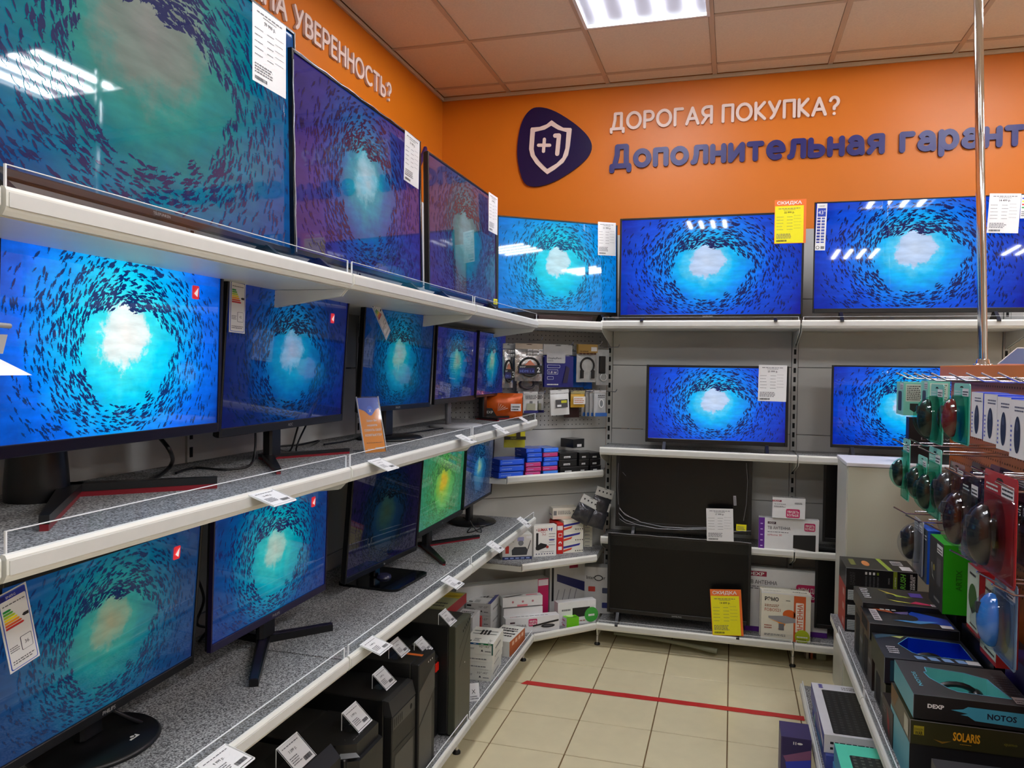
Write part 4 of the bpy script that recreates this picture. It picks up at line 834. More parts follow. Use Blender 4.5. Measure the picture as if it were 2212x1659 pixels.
def antB(F, w, d, h):
    f = F['F']; f.rect(-.0001, 0, w*.10, h, PUR); 
    for k in range(5): f.rect(w*.03, h*(.12+.17*k), w*.07, h*(.15+.17*k), K(200, 180, 230), 2)
    f.rect(w*.15, h*.82, w*.29, h*.89, K(60, 20, 40)); f.text('DEXP', w*.17, h*.835, h*.045, WHITE, w=w*.1, k=2); f.text('ТВ АНТЕННА', w*.15, h*.66, h*.085, INK, w=w*.38, bold=.008); f.lines(w*.15, h*.57, w*.5, h*.61, 1, GT, dens=1)
    f.text('inHome 30', w*.15, h*.46, h*.06, K(180, 60, 80), w=w*.24); badge_tv(f, w*.76, h*.66, w*.18, h*.24); f.poly([(w*.58,h*.12),(w*.95,h*.05),(w*.95,h*.55),(w*.58,h*.52)], K(26, 26, 28), 1)
pbox('white and purple antenna box reading ТВ АНТЕННА inHome 30 on the lower back shelf', corner_pose((1638,1187), (1768,1193), (1638,1117), B1, yaw=0), .05, CARD_W, antB)
def antC(F, w, d, h):
    f = F['F']; f.rect(0, 0, w, h*.08, PUR); f.rect(0, h*.88, w*.26, h*.96, DEXR); f.text('DEXP', w*.03, h*.895, h*.05, WHITE, w=w*.2, k=2, bold=.02); f.text('ТВ АНТЕННА', w*.03, h*.76, h*.058, INK, w=w*.36, bold=.01); f.lines(w*.03, h*.68, w*.36, h*.74, 2, GT)
    badge_tv(f, w*.62, h*.54, w*.36, h*.26); f.lines(w*.85, h*.86, w*.97, h*.93, 2, INK)
pbox('large white DEXP antenna box behind the orange-striped antenna box, bottom back shelf', corner_pose((1608,1361), (1776,1371), (1608,1226), B0, yaw=0), .05, CARD_W, antC, h=.335, w=.41)
def remo(F, w, d, h):
    f = F['F']; f.rect(0, h*.97, w, h, PW); f.text('РЭМО', w*.07, h*.82, h*.075, INK, w=w*.28, bold=.03); f.lines(w*.5, h*.84, w*.6, h*.87, 1, INK); f.lines(w*.07, h*.70, w*.38, h*.76, 2, K(150, 90, 60)); f.text('FOBOS21', w*.07, h*.60, h*.065, K(176, 66, 30), w=w*.32)
    f.disc(w*.57, h*.56, w*.13, K(214, 96, 30), h*.10); f.poly([(w*.15,h*.5),(w*.5,h*.53),(w*.7,h*.48),(w*.7,h*.40),(w*.45,h*.36),(w*.15,h*.46)], K(150, 150, 155), 1); f.poly([(w*.15,h*.44),(w*.34,h*.38),(w*.42,h*.30),(w*.34,h*.24),(w*.44,h*.23),(w*.5,h*.36)], K(226, 140, 50), 2); f.rect(w*.36, h*.22, w*.47, h*.36, K(110, 110, 115), 3)
    f.lines(w*.07, h*.24, w*.22, h*.34, 2, K(150, 60, 30)); f.lines(w*.07, h*.09, w*.5, h*.14, 2, GT)
    f.rect(w*.66, h*.0, w*.90, h*.96, K(206, 92, 40)); f.rrect(w*.70, h*.2, w*.86, h*.82, .004, K(244, 236, 226), 1); f.text('АНТЕННА', w*.84, h*.22, w*.105, K(206, 92, 40), w=h*.58, bold=.02, k=3, rot=PI/2)
    f.disc(w*.84, h*.12, w*.15, K(170, 186, 20), k=4); f.lines(w*.73, h*.10, w*.95, h*.16, 1, WHITE, 5); f.lines(w*.76, h*.055, w*.93, h*.085, 1, INK, 5)
    t = F['T']; t.text('РЭМО', w*.92, d*.8, d*.3, INK, w=w*.28, bold=.02, rot=PI); t.lines(w*.05, d*.5, w*.4, d*.7, 1, GT, dens=1)
for k, lb in enumerate(('white РЭМО FOBOS21 antenna box with orange stripe, front one, bottom back shelf', 'second white РЭМО antenna box directly behind the front FOBOS21 box')):
    ps = corner_pose((1643,1379), (1750,1385), (1643,1277), B0, yaw=0); ps[0].y += k*.052; ps[0].x -= k*.006
    pbox(lb, ps, .05, K(226, 222, 204, .35), remo, group='antenna boxes with orange stripe', h=ps[3]*(1 if k == 0 else 1.0))
# ---- corner: bottom shelf (felt at .130)
ZC = .130; cyaw = math.radians(45)
def dp(o): return (PA.x+o*math.sin(CY), PA.y-o*math.cos(CY))
def grid_ant(F, w, d, h):
    f = F['F']
    for a in (.50, .62, .73): f.rect(w*a, h*.22, w*a+.0025, h*.62, K(60, 60, 62))
    for b in (.32, .5, .60): f.rect(w*.50, h*b, w*.73, h*b+.0025, K(60, 60, 62))
    f.rect(w*.88, 0, w, h, MAG); f.rect(w*.885, h*.84, w*.995, h*.98, K(225, 215, 220), 1); f.rect(w*.74, h*.10, w*.88, h*.22, K(190, 40, 60))
pbox('big grey-white antenna box with a magenta end at the back of the corner bottom shelf', corner_pose((985,1332), (1184,1312), (990,1262), ZC, P=dp(.13), yaw=CY), .07, K(196, 196, 194), grid_ant, h=.235)
def rod_ant(F, w, d, h):
    f = F['F']; f.poly([(w*.2,h*.80),(w*1.0,h*.60),(w*1.0,h*.42),(w*.2,h*.66)], K(30, 34, 90)); f.rect(w*.05, h*.3, w*.11, h*.92, K(24, 24, 26), 1); 
    for k in range(4): f.poly([(w*(.25+.17*k),h*.5),(w*(.27+.17*k),h*.5),(w*(.2+.17*k),h*.3),(w*(.18+.17*k),h*.3)], GREY, 1)
    f.rect(w*.55, h*1.0, w*.8, h*.88, DEXR)
pbox('grey antenna box with a dark blue rod antenna picture in the corner', corner_pose((1187,1312), (1262,1306), (1187,1218), ZC, P=dp(.085), yaw=CY), .06, K(190, 190, 188), rod_ant)
def ipower(F, w, d, h):
    f = F['F']; f.text('InterPower', w*.12, h*.74, h*.075, INK, w=w*.6, bold=.01); f.disc(w*.5, h*.77, w*.14, INK, h*.065, k=2); f.disc(w*.5, h*.77, w*.11, K(205,205,203), h*.045, k=3)
    f.rrect(w*.18, h*.47, w*.40, h*.58, .004, K(190, 60, 50)); f.rrect(w*.62, h*.44, w*.84, h*.56, .004, K(60, 70, 100)); f.rrect(w*.62, h*.12, w*.84, h*.24, .004, K(40, 50, 120))
pbox('light grey InterPower box in the corner beside the black television', corner_pose((1258,1306), (1326,1309), (1258,1224), ZC, P=(-.70, 4.30), yaw=math.radians(8)), .09, K(205, 205, 203), ipower)
def tvbox(F, w, d, h):
    f = F['F']; f.poly([(w*.38,h*.30),(w*.84,h*.32),(w*.84,h*.72),(w*.38,h*.72)], K(22, 22, 24)); f.disc(w*.88, h*.36, h*.33, K(60, 160, 60), k=2); f.lines(w*.8, h*.3, w*.96, h*.5, 1, WHITE, 4); f.lines(w*.1, h*.62, w*.35, h*.78, 1, GT); f.lines(w*.1, h*.12, w*.75, h*.2, 1, K(150, 80, 60)); f.rect(w*.78, h*.75, w*.97, h*.98, PW, 1)
pbox('white box with a black receiver picture and a green round sticker, corner bottom shelf', corner_pose((1205,1334), (1287,1316), (1204,1303), ZC, P=dp(.19), yaw=math.radians(36)), .05, CARD_W, tvbox)
def longant(F, w, d, h):
    f = F['F']; f.rect(w*.08, h*.66, w*.17, h*.76, K(60, 30, 40)); f.text('ТВ АНТЕННА', w*.04, h*.36, h*.19, INK, w=w*.34, bold=.008); f.lines(w*.06, h*.22, w*.3, h*.3, 1, GT, dens=1); badge_tv(f, w*.42, h*.40, w*.16, h*.48)
    f.poly([(w*.5,h*.36),(w*.98,h*.62),(w*.98,h*.74),(w*.82,h*.66),(w*.5,h*.46)], K(20, 20, 22), 3); f.disc(w*.78, h*.36, w*.13, K(20, 20, 22), h*.12, 3); f.disc(w*.78, h*.37, w*.09, K(80, 80, 84), h*.06, 4)
    t = F['T']; t.lines(w*.2, d*.3, w*.8, d*.6, 1, GREY); t.text('DEXP', w*.1, d*.25, d*.2, K(180, 40, 60), k=1)
    R = F['R']; R.rect(0, 0, d, h, PUR)
    for k in range(4): R.rect(d*.35, h*(.1+.22*k), d*.65, h*(.2+.22*k), K(190, 170, 220), 1)
pbox('long white ТВ АНТЕННА box with a flat black antenna picture in the corner', corner_pose((1092,1371), (1208.5,1353), (1087,1338), ZC, yaw=math.radians(33)), .055, CARD_W, longant)
def midant(F, w, d, h):
    f = F['F']; 
    for k in range(3): f.disc(w*(.25+.25*k), h*.5, h*.12, K(190, 120, 130))
    f.rect(w*.36, 0, w*.62, h*.2, K(225, 130, 140)); F['R'].rect(0, 0, d, h, MAG); t = F['T']; t.poly([(w*.0,d*.3),(w*.5,d*.8),(w*.55,d*.6),(w*.1,d*.1)], K(70, 70, 74)); t.rect(w*.62, d*.4, w*.9, d*.7, K(220, 120, 140))
pbox('white antenna box with a magenta end lying behind the long antenna box', corner_pose((1086,1313), (1172,1297), (1086,1297), P=(-1.09, 3.87), yaw=math.radians(33)), .05, CARD_W, midant, h=.05)
pbox('white carton under the magenta-ended antenna box in the corner', corner_pose((1088,1350), (1172,1330), (1088,1316), ZC, P=(-1.09, 3.87), yaw=math.radians(33)), .05, CARD_W, lambda F, w, d, h: F['F'].lines(w*.1, h*.3, w*.7, h*.5, 1, GREY))
def greenb(F, w, d, h):
    F['L'].rect(0, 0, d, h, K(236, 230, 232)); F['L'].lines(d*.1, h*.2, d*.9, h*.8, 1, K(200, 80, 110), 1); F['T'].disc(w*.5, d*.5, w*.25, K(190, 230, 140), d*.3); F['T'].lines(w*.1, d*.1, w*.9, d*.3, 1, K(60, 120, 20), 1)
GRN = K(104, 190, 14)
for k in (0, 1):
    ps = corner_pose((1224,1357.5), (1250.5,1352), (1224,1345), ZC, yaw=math.radians(40)); ps[0].z += k*.0262
    pbox(['lower of the two small lime green boxes at the corner bottom shelf edge', 'upper of the two small lime green boxes at the corner bottom shelf edge'][k], ps, .075, GRN, greenb, h=.026, group='small lime green boxes')
pbox('small black box with a white label next to the lime green boxes', corner_pose((1253,1342), (1279,1338), (1253,1318), ZC, yaw=math.radians(25)), .07, K(30, 30, 34), lambda F, w, d, h: (F['T'].rect(w*.2, d*.3, w*.8, d*.7, PW), F['F'].rect(w*.1, h*.5, w*.9, h*.54, K(90, 90, 95))))
# wall-mount boxes on the left bottom shelf, ends facing the camera
def mount(F, w, d, h, size='32"-42"'):
    f = F['F']; f.rect(w*.02, h*.68, w*.20, h*.84, INK); f.lines(w*.02, h*.42, w*.4, h*.6, 2, GT); f.text(size, w*.52, h*.62, h*.16, K(70, 70, 72), w=w*.38); f.poly([(w*.58,h*.26),(w*.66,h*.26),(w*.62,h*.46)], INK); f.lines(w*.72, h*.24, w*.94, h*.42, 1, GT)
    t = F['T']; D = K(34, 34, 36)
    t.rect(w*.06, d*.05, w*.22, d*.14, K(50, 60, 50)); t.lines(w*.28, d*.08, w*.5, d*.3, 3, GT); t.text(size, w*.9, d*.1, d*.06, K(80, 80, 82), w=w*.4, al='c', rot=PI/2)
    for y in (.55, .72): t.rect(w*.08, d*y, w*.92, d*(y+.025), D, 1)
    for x in (.34, .46, .58): t.rect(w*x, d*.50, w*(x+.08), d*.80, D, 2)
    F['R'].lines(d*.2, h*.3, d*.7, h*.6, 1, GREY, dens=1)
def band(F, w, d, h):
    mount(F, w, d, h); f = F['F']
    for k, c in enumerate(((30,50,120), (30,90,140), (40,120,80), (40,130,60))): f.rect(w*.25*k, h*.84, w*.25*(k+1), h, K(*c), 2); f.rect(w*(.25*k+.08), h*.89, w*(.25*k+.17), h*.94, WHITE, 3)
    f.rect(w*.95, 0, w, h, K(60, 100, 90), 4)
p0 = corner_pose((1021,1470), (1060,1476), (1022,1440), SB, yaw=math.radians(2)); x0 = p0[0]
lbs = ['lowest wall-mount box in the stack at the edge of the left bottom shelf', 'second lowest wall-mount box in the stack at the shelf edge', 'second highest wall-mount box in the stack at the shelf edge', 'topmost wall-mount box with a blue and green band at the shelf edge']
zz = SB; yy = math.radians(4)
for k, (hh, dx) in enumerate(((.050, 0), (.033, .004), (.033, .007), (.050, .010))):
    v = Vector((-1.125+dx, 3.20-dx*.5, zz)); pbox(lbs[k], (v, yy, .132, hh), .205, K(226, 226, 216, .4), band if k == 3 else (mount if k == 0 else (lambda F, w, d, h: (F['F'].lines(w*.2, h*.3, w*.8, h*.6, 1, GREY, dens=1), F['R'].lines(d*.2, h*.3, d*.7, h*.6, 1, GREY)))), group='wall-mount boxes stacked at the shelf edge'); zz += hh+.0008
def orangeb(F, w, d, h):
    F['R'].rect(0, 0, d, h, K(190, 96, 40)); R = F['R']
    for k in range(4): R.rrect(d*(.15+.2*k), h*.6, d*(.28+.2*k), h*.85, .003, K(235, 190, 160), 1)
    t = F['T']; t.lines(w*.1, d*.3, w*.9, d*.9, 4, INK); 
    for y in (.45, .65): t.rect(w*.1, d*y, w*.9, d*(y+.03), INK, 2)
v = at(1097, 1420, Z=SB); pbox('white wall-mount box with a copper orange side beyond the box stack', (Vector((-1.11, 3.515, SB)), math.radians(-4), .115, .072), .225, K(222, 222, 214), orangeb)
v = at(1021, 1380, Z=SB+.0)
pbox('red box with a white label standing between the tall tower and the wall-mount boxes', (Vector((-1.215, 3.53, SB)), math.radians(4), .065, .165), .03, K(176, 34, 34), lambda F, w, d, h: (F['F'].rect(w*.3, h*.70, w*.85, h*.90, PW), F['F'].lines(w*.35, h*.74, w*.8, h*.86, 2, INK, 2)))
def m27(F, w, d, h): 
    mount(F, w, d, h, '13"-27"'); F['T'].rect(w*.86, 0, w, d, K(50, 60, 130), 3)
for k in (0, 1):
    v = at(1022, 1354, Z=SB+.10); pbox(['lower wall-mount box marked 13 to 27 inch behind the shelf-edge stack', 'upper wall-mount box marked 13 to 27 inch behind the shelf-edge stack'][k], (Vector((-1.29, 3.725, SB+.05+k*.0615)), math.radians(2), .130, .060), .20, K(206, 206, 204), m27, group='13 to 27 inch wall-mount boxes')
pbox('plain white carton under the two 13 to 27 inch wall-mount boxes', (Vector((-1.285, 3.73, SB)), math.radians(2), .125, .049), .19, K(200, 200, 198), lambda F, w, d, h: F['F'].lines(w*.2, h*.4, w*.8, h*.6, 1, GREY))
v = at(903, 1315, Z=.50)
def yb(F, w, d, h):
    t = F['T']; t.rect(0, 0, w, d, K(160, 162, 120)); t.rect(w*.02, d*.10, w*.45, d*.35, K(200, 150, 40), 1); t.rect(w*.5, d*.62, w*.98, d*.92, K(196, 170, 20), 1); t.lines(w*.5, d*.1, w*.9, d*.4, 2, INK, 1); t.poly([(0,d*.55),(w,d*.75),(w,d*.78),(0,d*.58)], K(60, 70, 50), 1); F['R'].rect(0, 0, d, h, K(150, 12, 20))
pbox('yellow and olive box with a dark red side behind the last tower', (Vector((-1.415, 3.30, .352)), math.radians(0), .178, .048), .27, K(150, 150, 110), yb)
pbox('plain grey carton supporting the yellow and olive box behind the last tower', (Vector((-1.41, 3.31, SB)), math.radians(0), .165, .219), .25, K(120, 120, 118), lambda F, w, d, h: F['R'].lines(d*.2, h*.4, d*.7, h*.6, 2, GREY))
pbox('white box top with black print just right of the yellow and olive box', (Vector((-1.232, 3.40, SB)), math.radians(2), .085, .205), .12, K(200, 200, 200), lambda F, w, d, h: (F['T'].lines(w*.1, d*.2, w*.9, d*.8, 3, INK)))
v = at(1020, 1517, Z=SB); pr_ = MB(); pr_.box(0, .045, 0, .001, 0, .07, PW); f = pr_.face((0, 0, 0), (1, 0, 0), (0, 0, 1)); f.text('X', .012, .03, .016, INK); f.lines(.005, .008, .04, .025, 2, GT); tag(pr_.build('price_card', loc=(v.x-.012, v.y, SB), rot=(-.3, 0, .6)), 'white card leaning at the foot of the last tower', 'price tag')

# ---- corner: low shelf (felt .49)
ZL = .490
def router(F, w, d, h):
    f = F['F']; f.rect(0, 0, w, h*.12, K(40, 50, 100)); 
    for k in range(5): f.rect(w*(.08+.18*k), h*.035, w*(.2+.18*k), h*.085, K(150, 170, 220), 2)
    f.lines(w*.1, h*.70, w*.4, h*.86, 3, GT); f.rect(w*.1, h*.25, w*.22, h*.55, K(190, 50, 40)); f.poly([(w*.32,h*.18),(w*.82,h*.18),(w*.86,h*.38),(w*.78,h*.50),(w*.4,h*.50),(w*.31,h*.38)], K(60, 62, 66), 1); f.poly([(w*.84,h*.4),(w*.87,h*.4),(w*.96,h*.76),(w*.94,h*.76)], K(30, 30, 32), 2)
    f.disc(w*.62, h*.66, w*.09, K(120, 122, 126), k=1); f.rect(w*.5, h*.74, w*.72, h*.9, K(150, 150, 190), 1); f.rect(w*.8, h*.84, w*.97, h*.93, PW, 2)
LP = (-1.03, 3.86)
pbox('white router box with a dark grey router picture on the low corner shelf', corner_pose((1085,1210), (1149,1202), (1085,1156), ZL, yaw=math.radians(28)), .10, K(214, 212, 206), router)
def lumax(F, w, d, h):
    f = F['F']; f.disc(w*.12, h*.86, w*.02, INK); f.text('LUMAX', w*.18, h*.82, h*.085, K(170, 20, 30), w=w*.42, bold=.03); f.poly([(w*.64,h*.9),(w*.70,h*.80),(w*.72,h*.9)], K(30, 60, 150)); f.poly([(w*.74,h*.9),(w*.78,h*.78),(w*.82,h*.92)], K(30, 60, 150)); f.lines(w*.3, h*.77, w*.55, h*.8, 1, K(170, 20, 30)); f.text('7v1', w*.36, h*.67, h*.07, K(170, 20, 30), w=w*.16)
    f.rect(w*.10, h*.30, w*.20, h*.76, K(30, 30, 32)); f.poly([(w*.08,h*.30),(w*.3,h*.44),(w*.58,h*.38),(w*.58,h*.30),(w*.2,h*.20),(w*.1,h*.22)], K(26, 26, 28), 1); f.disc(w*.6, h*.30, w*.06, K(170, 60, 50), k=2)
    for k in range(5): f.lines(w*.66, h*(.35+.09*k), w*.95, h*(.39+.09*k), 1, GT)
    f.rect(w*.68, h*.50, w*.9, h*.55, K(90, 90, 150), 2); f.lines(w*.3, h*.14, w*.9, h*.17, 1, GT, dens=1)
    for k in range(7): f.disc(w*(.12+.12*k), h*.08, w*.025, K(40, 40, 90))
    F['R'].rect(0, 0, d, h, K(200, 30, 26))
pbox('white LUMAX receiver box with a remote and black box picture on the low corner shelf', corner_pose((1152.5,1203), (1201.5,1196), (1151.6,1136), ZL, yaw=math.radians(33)), .045, K(228, 226, 220), lumax)
def redsp(F, w, d, h):
    f = F['F']; f.rect(w*.2, h*.55, w*.8, h*.68, WHITE); f.rect(w*.26, h*.57, w*.74, h*.66, K(200, 30, 26), 1); f.disc(w*.5, h*.36, w*.25, WHITE); f.disc(w*.5, h*.34, w*.15, K(200, 30, 26), k=1); f.rect(w*.2, h*.13, w*.8, h*.24, WHITE); f.rect(0, h*.78, w*.9, h*.92, PW)
pbox('red-spined upright receiver box beside the LUMAX box', corner_pose((1203,1197), (1216,1195), (1202,1131), ZL, yaw=math.radians(33)), .15, K(200, 30, 26), redsp)
def slab(F, w, d, h):
    f = F['F']; f.poly([(0,h*.62),(w*.86,h*.86),(w*.80,h*.66),(0,h*.42)], K(50, 50, 140)); f.poly([(0,h*.30),(w*.45,h*.48),(w*.38,h*.28),(0,h*.10)], K(214, 70, 40))
    for k in range(4): f.disc(w*(.62+.11*k), h*.16, h*.06, K(70, 60, 50))
z = ZL
for k in range(3):
    ps = corner_pose((1217,1195), (1259.5,1183), (1217,1176), ZL, yaw=math.radians(35)); ps[0].z = z
    pbox('%s white receiver box with blue and orange slashes in the stack of three' % ['bottom', 'middle', 'top'][k], ps, .12, K(230, 228, 212), slab, h=.059, group='white receiver boxes with slashes'); z += .0598
def topb(F, w, d, h):
    f = F['F']; f.lines(w*.2, h*.45, w*.7, h*.8, 3, GT); f.rect(w*.03, h*.35, w*.15, h*.75, GREY); f.poly([(w*.78,h*.78),(w*.86,h*.78),(w*.80,h*.60)], INK); f.rect(0, 0, w, h*.25, K(236, 214, 196)); F['L'].lines(d*.2, h*.3, d*.8, h*.5, 1, PUR)
ps = corner_pose((1194,1122), (1249,1113), (1194,1099), ZL+.18, yaw=math.radians(28)); pbox('cream receiver box lying on top of the stack of three on the low corner shelf', (ps[0], ps[1], ps[2], .062), .10, K(232, 226, 212), topb)
for k in range(8):
    ps = corner_pose((1261,1181), (1279,1178), (1261,1175), ZL, yaw=math.radians(20)); ps[0].z = ZL+k*.0205
    pbox('thin cream box, %s from the bottom of the narrow stack on the low corner shelf' % ORD[k], ps, .1, K(226, 222, 200), lambda F, w, d, h: (F['F'].lines(w*.15, h*.3, w*.8, h*.7, 1, GREY)), h=.0195, group='thin cream boxes stacked on the low corner shelf')
# silvery pouches with header cards
def pouch(label, c, yaw, w, h, hm, body, roll=0, prints=None, lean=0, cat='cable pouch', name='pouch', group=None, bulge=.012, front=False):
    """hanging pouch: c = top centre"""
    r = empty(name, c, yaw, label, cat, group)
    b = MB(); n, m_ = 8, 10
    R = random.Random(int(abs(c[0]*7919+c[2]*104729)*100)); vs = []
    for j in range(m_+1):
        for i in range(n+1):
            u, v = i/n, j/m_; e = math.sin(PI*u)**.6*math.sin(PI*min(1, v*1.05+.02))**.6 if 0 < u < 1 and 0 < v < 1 else 0
            vs.append(((u-.5)*w*(1-.02*R.random()), -bulge*e-R.uniform(0, .0035)*e, -h*.02-h*.98*v))
    fs = [(j*(n+1)+i, (j+1)*(n+1)+i, (j+1)*(n+1)+i+1, j*(n+1)+i+1) for j in range(m_) for i in range(n)]
    k_ = hm[1] if hm else 0; vs = [(p[0], p[1], -h*k_-(1-k_)*(-p[2])) for p in vs]
    b.add(vs, fs, body, True); b.add([(p[0], .003, p[2]) for p in vs], [tuple(reversed(q)) for q in fs], body, True)
    b.box(-w/2, w/2, -.001, .0028, -h, -h*.02, body) if False else None
    b.build('bag', r, rot=(lean, roll, 0))
    if hm:
        b = MB(); b.box(-w/2, w/2, -.002-.0005, .0025, -h*hm[1], 0, hm[0]); f = b.face((-w/2, -.0025, -h), (1, 0, 0), (0, 0, 1), .0005)
        f.poly([(w*.38,h*.965),(w*.62,h*.965),(w*.56,h*.98),(w*.44,h*.98)], slotm, 1)
        b.build('header_card', r, rot=(lean, roll, 0))
    if prints:
        b = MB(); f = b.face((-w/2, -(.003 if front else bulge+.0045), -h), (1, 0, 0), (0, 0, 1), .0006); prints(f, w, h, b); b.build('insert', r, rot=(lean, roll, 0))
    return r
silver = mat('silver_foil', (190, 190, 192), .22, .75, noise=.25, nscale=30, bump=1.0); clearbag = mat('milky_plastic', (176, 178, 178), .22, noise=.15, nscale=30, bump=.6); darkbag = mat('dark_antistatic_bag', (62, 62, 66), .2, .3, noise=.3, nscale=25, bump=1.0)
def hdr(f, w, h, b):
    for k in range(4): f.rect(w*(.14+.22*k), h*.82, w*(.22+.22*k), h*.88, INK)
for k, (px, py, rl) in enumerate(((1309, 1060, .32), (1302, 1088, .32), (1278, 1080, .5))):
    q = onp(px, py, (-.78, 4.17), math.radians(38)); pouch(['upper crumpled dark pouch with a grey header card beside the wrapped television', 'lower crumpled dark pouch with a grey header card beside the wrapped television', 'crumpled dark pouch lying over the thin cream boxes'][k], (q.x, q.y, q.z+.012), math.radians(30), .105, .15, (K(190, 190, 186), .32), darkbag, roll=rl, prints=hdr, bulge=.02, front=True)

# ---- corner: cartridge shelf (felt .935)
ZI = .935; IP = Vector((-1.115, 3.845)); IY = math.atan2(4.285-3.83, -.695+1.12)
def cart(label, x0, x1, y0, y1, col, rows, base=None, grp=None, dep=.12, off=.0, cols=None, kind=0):
    P = (IP.x-math.sin(IY)*off, IP.y+math.cos(IY)*off) if False else (IP.x-off*math.sin(IY), IP.y+off*math.cos(IY))
    a = onp(x0, y1, P, IY); b = onp(x1, y1, P, IY); w = (b-a).length if False else math.hypot(b.x-a.x, b.y-a.y); t = onp(x0, y0, P, IY); h = (t.z-a.z)/rows; z = ZI if base is None else a.z
    for k in range(rows):
        c = (cols[k] if cols else col); R = random.Random(k+x0)
        def prn(F, w, d, h):
            f = F['F']
            if kind == 0: f.rect(w*.03, h*.12, w*.97, h*.90, K(*[min(255, int(v*1.25+20)) for v in c])); f.lines(w*.1, h*.4, w*.5, h*.65, 1, K(150, 180, 240), 2); f.poly([(w*.1,h*.95),(w*.9,h*.88),(w*.9,h*.84),(w*.1,h*.92)], K(200, 215, 245), 2); F['L'].lines(d*.2, h*.3, d*.6, h*.6, 1, K(120, 150, 220))
            else: f.rect(w*.25, h*.15, w*.62, h*.42, K(200, 200, 200)); f.lines(w*.28, h*.2, w*.6, h*.38, 1, INK, 2); f.rect(0, h*.9, w, h*.93, K(90, 90, 92))
        j = R.uniform(-.004, .004)
        pbox('%s, %s' % (label, (['lowest', 'second from the bottom', 'third from the bottom', 'fourth from the bottom', 'fifth from the bottom', 'topmost'][k] if k < rows-1 or rows == 6 else 'topmost')), (Vector((a.x+j, a.y+j, z)), IY+R.uniform(-.04, .04), w, h), dep, K(*c, .25), prn, name='cartridge_box', cat='ink box', group=grp, h=h*.95); z += h
BL_, MG_ = (14, 60, 170), (140, 30, 84)
cart('blue ink cartridge box in the leftmost pile', 1078, 1132, 982, 1023, BL_, 3, grp='ink cartridge boxes in the leftmost pile', off=-.002)
cart('ink cartridge box in the second coloured pile', 1136, 1169, 960, 1021, BL_, 6, cols=[MG_, MG_, MG_, BL_, BL_, BL_], grp='ink cartridge boxes in the second pile', off=.001)
cart('ink cartridge box in the third coloured pile', 1173, 1205, 958, 1017, BL_, 6, cols=[(30, 90, 170), MG_, BL_, BL_, MG_, (30, 90, 190)], grp='ink cartridge boxes in the third pile', off=.002)
cart('wide black cartridge box', 1209, 1247, 968, 1015, (30, 30, 32), 3, grp='wide black cartridge boxes', kind=1, off=.002)
cart('narrow black cartridge box beside the wide ones', 1250, 1272, 968, 1012, (26, 26, 28), 3, grp='narrow black cartridge boxes', kind=1, off=.002)
cart('black cartridge box at the right end of the corner shelf', 1275, 1298, 968, 1010, (28, 28, 30), 3, grp='black cartridge boxes at the right end', kind=1, off=.002)
ps = onp(1238, 968, (IP.x, IP.y), IY); pbox('single black cartridge box lying crosswise on top of the black piles', (Vector((ps.x, ps.y, ps.z)), IY+.15, .085, .048), .1, K(28, 28, 30, .25), lambda F, w, d, h: (F['F'].rect(w*.35, h*.1, w*.75, h*.4, K(200, 200, 200))), name='cartridge_box', cat='ink box')

# ---- hanging cable pouches on the pegboard
HP = (PA.x+.10*math.sin(CY), PA.y-.10*math.cos(CY))
def hp(x, y, off=0): return onp(x, y, (HP[0]-off*math.sin(CY)*1, HP[1]+off*math.cos(CY)), CY)
def hang(label, x0, y0, x1, y1, hm, body, prints=None, off=0, roll=0, **k):
    a, b = hp(x0, y0, off), hp(x1, y0, off); c = (a+b)/2; w = math.hypot(b.x-a.x, b.y-a.y); d = hp(x0, y1, off); return pouch(label, c, CY, w, a.z-d.z, hm, body, roll, prints, **k)
def ring(b, w, h, cx, cz, rx, rz, m, r=.005, y=-.014):
    b.tube([(cx+rx*math.cos(2*PI*k/18), y, cz+rz*math.sin(2*PI*k/18)) for k in range(19)], r, m, 6)
def hdmi(n):
    def fn(f, w, h, b):
        ring(b, w, h, 0, -h*.62, w*.36, h*.24, blackp, .006); f.poly([(w*.3,h*.42),(w*.5,h*.56),(w*.7,h*.42)], K(200, 120, 90)); f.rect(w*.08, h*.20, w*.98, h*.42, K(18, 18, 20), 8); f.rect(w*.09, h*.21, w*.66, h*.35, K(22, 22, 90), 9)
        f.text('DEXP', w*.12, h*.36, h*.035, WHITE, w=w*.2, k=10); f.text('HDMI 1.4', w*.12, h*.235, h*.065, K(110, 130, 220), w=w*.5, k=10); f.text(n, w*.74, h*.24, h*.13, WHITE, k=10, bold=.02)
        for i in range(3):
            for j in range(2): f.rect(w*(.40+.2*i), h*(.70+.09*j), w*(.56+.2*i), h*(.76+.09*j), K(225, 225, 225), 8); f.lines(w*(.42+.2*i), h*(.71+.09*j), w*(.55+.2*i), h*(.75+.09*j), 1, INK, 9)
    return fn
hang('silver HDMI cable pouch half hidden behind the farthest monitor', 1086, 742, 1109, 838, (K(200, 200, 200), .12), silver, hdmi('3'))
hang('silver cable pouch showing a coiled grey lead below the HDMI 1.4 pouch', 1117, 770, 1165, 846, None, silver, lambda f, w, h, b: ring(b, w, h, -.01, -h*.78, w*.32, h*.14, K(60, 50, 60), .006), off=.03)
hang('silver pouch labelled HDMI 1.4 with a black coiled cable on the pegboard', 1113, 742, 1172, 824, (K(196, 180, 160), .15), silver, hdmi('2'), off=-.03)
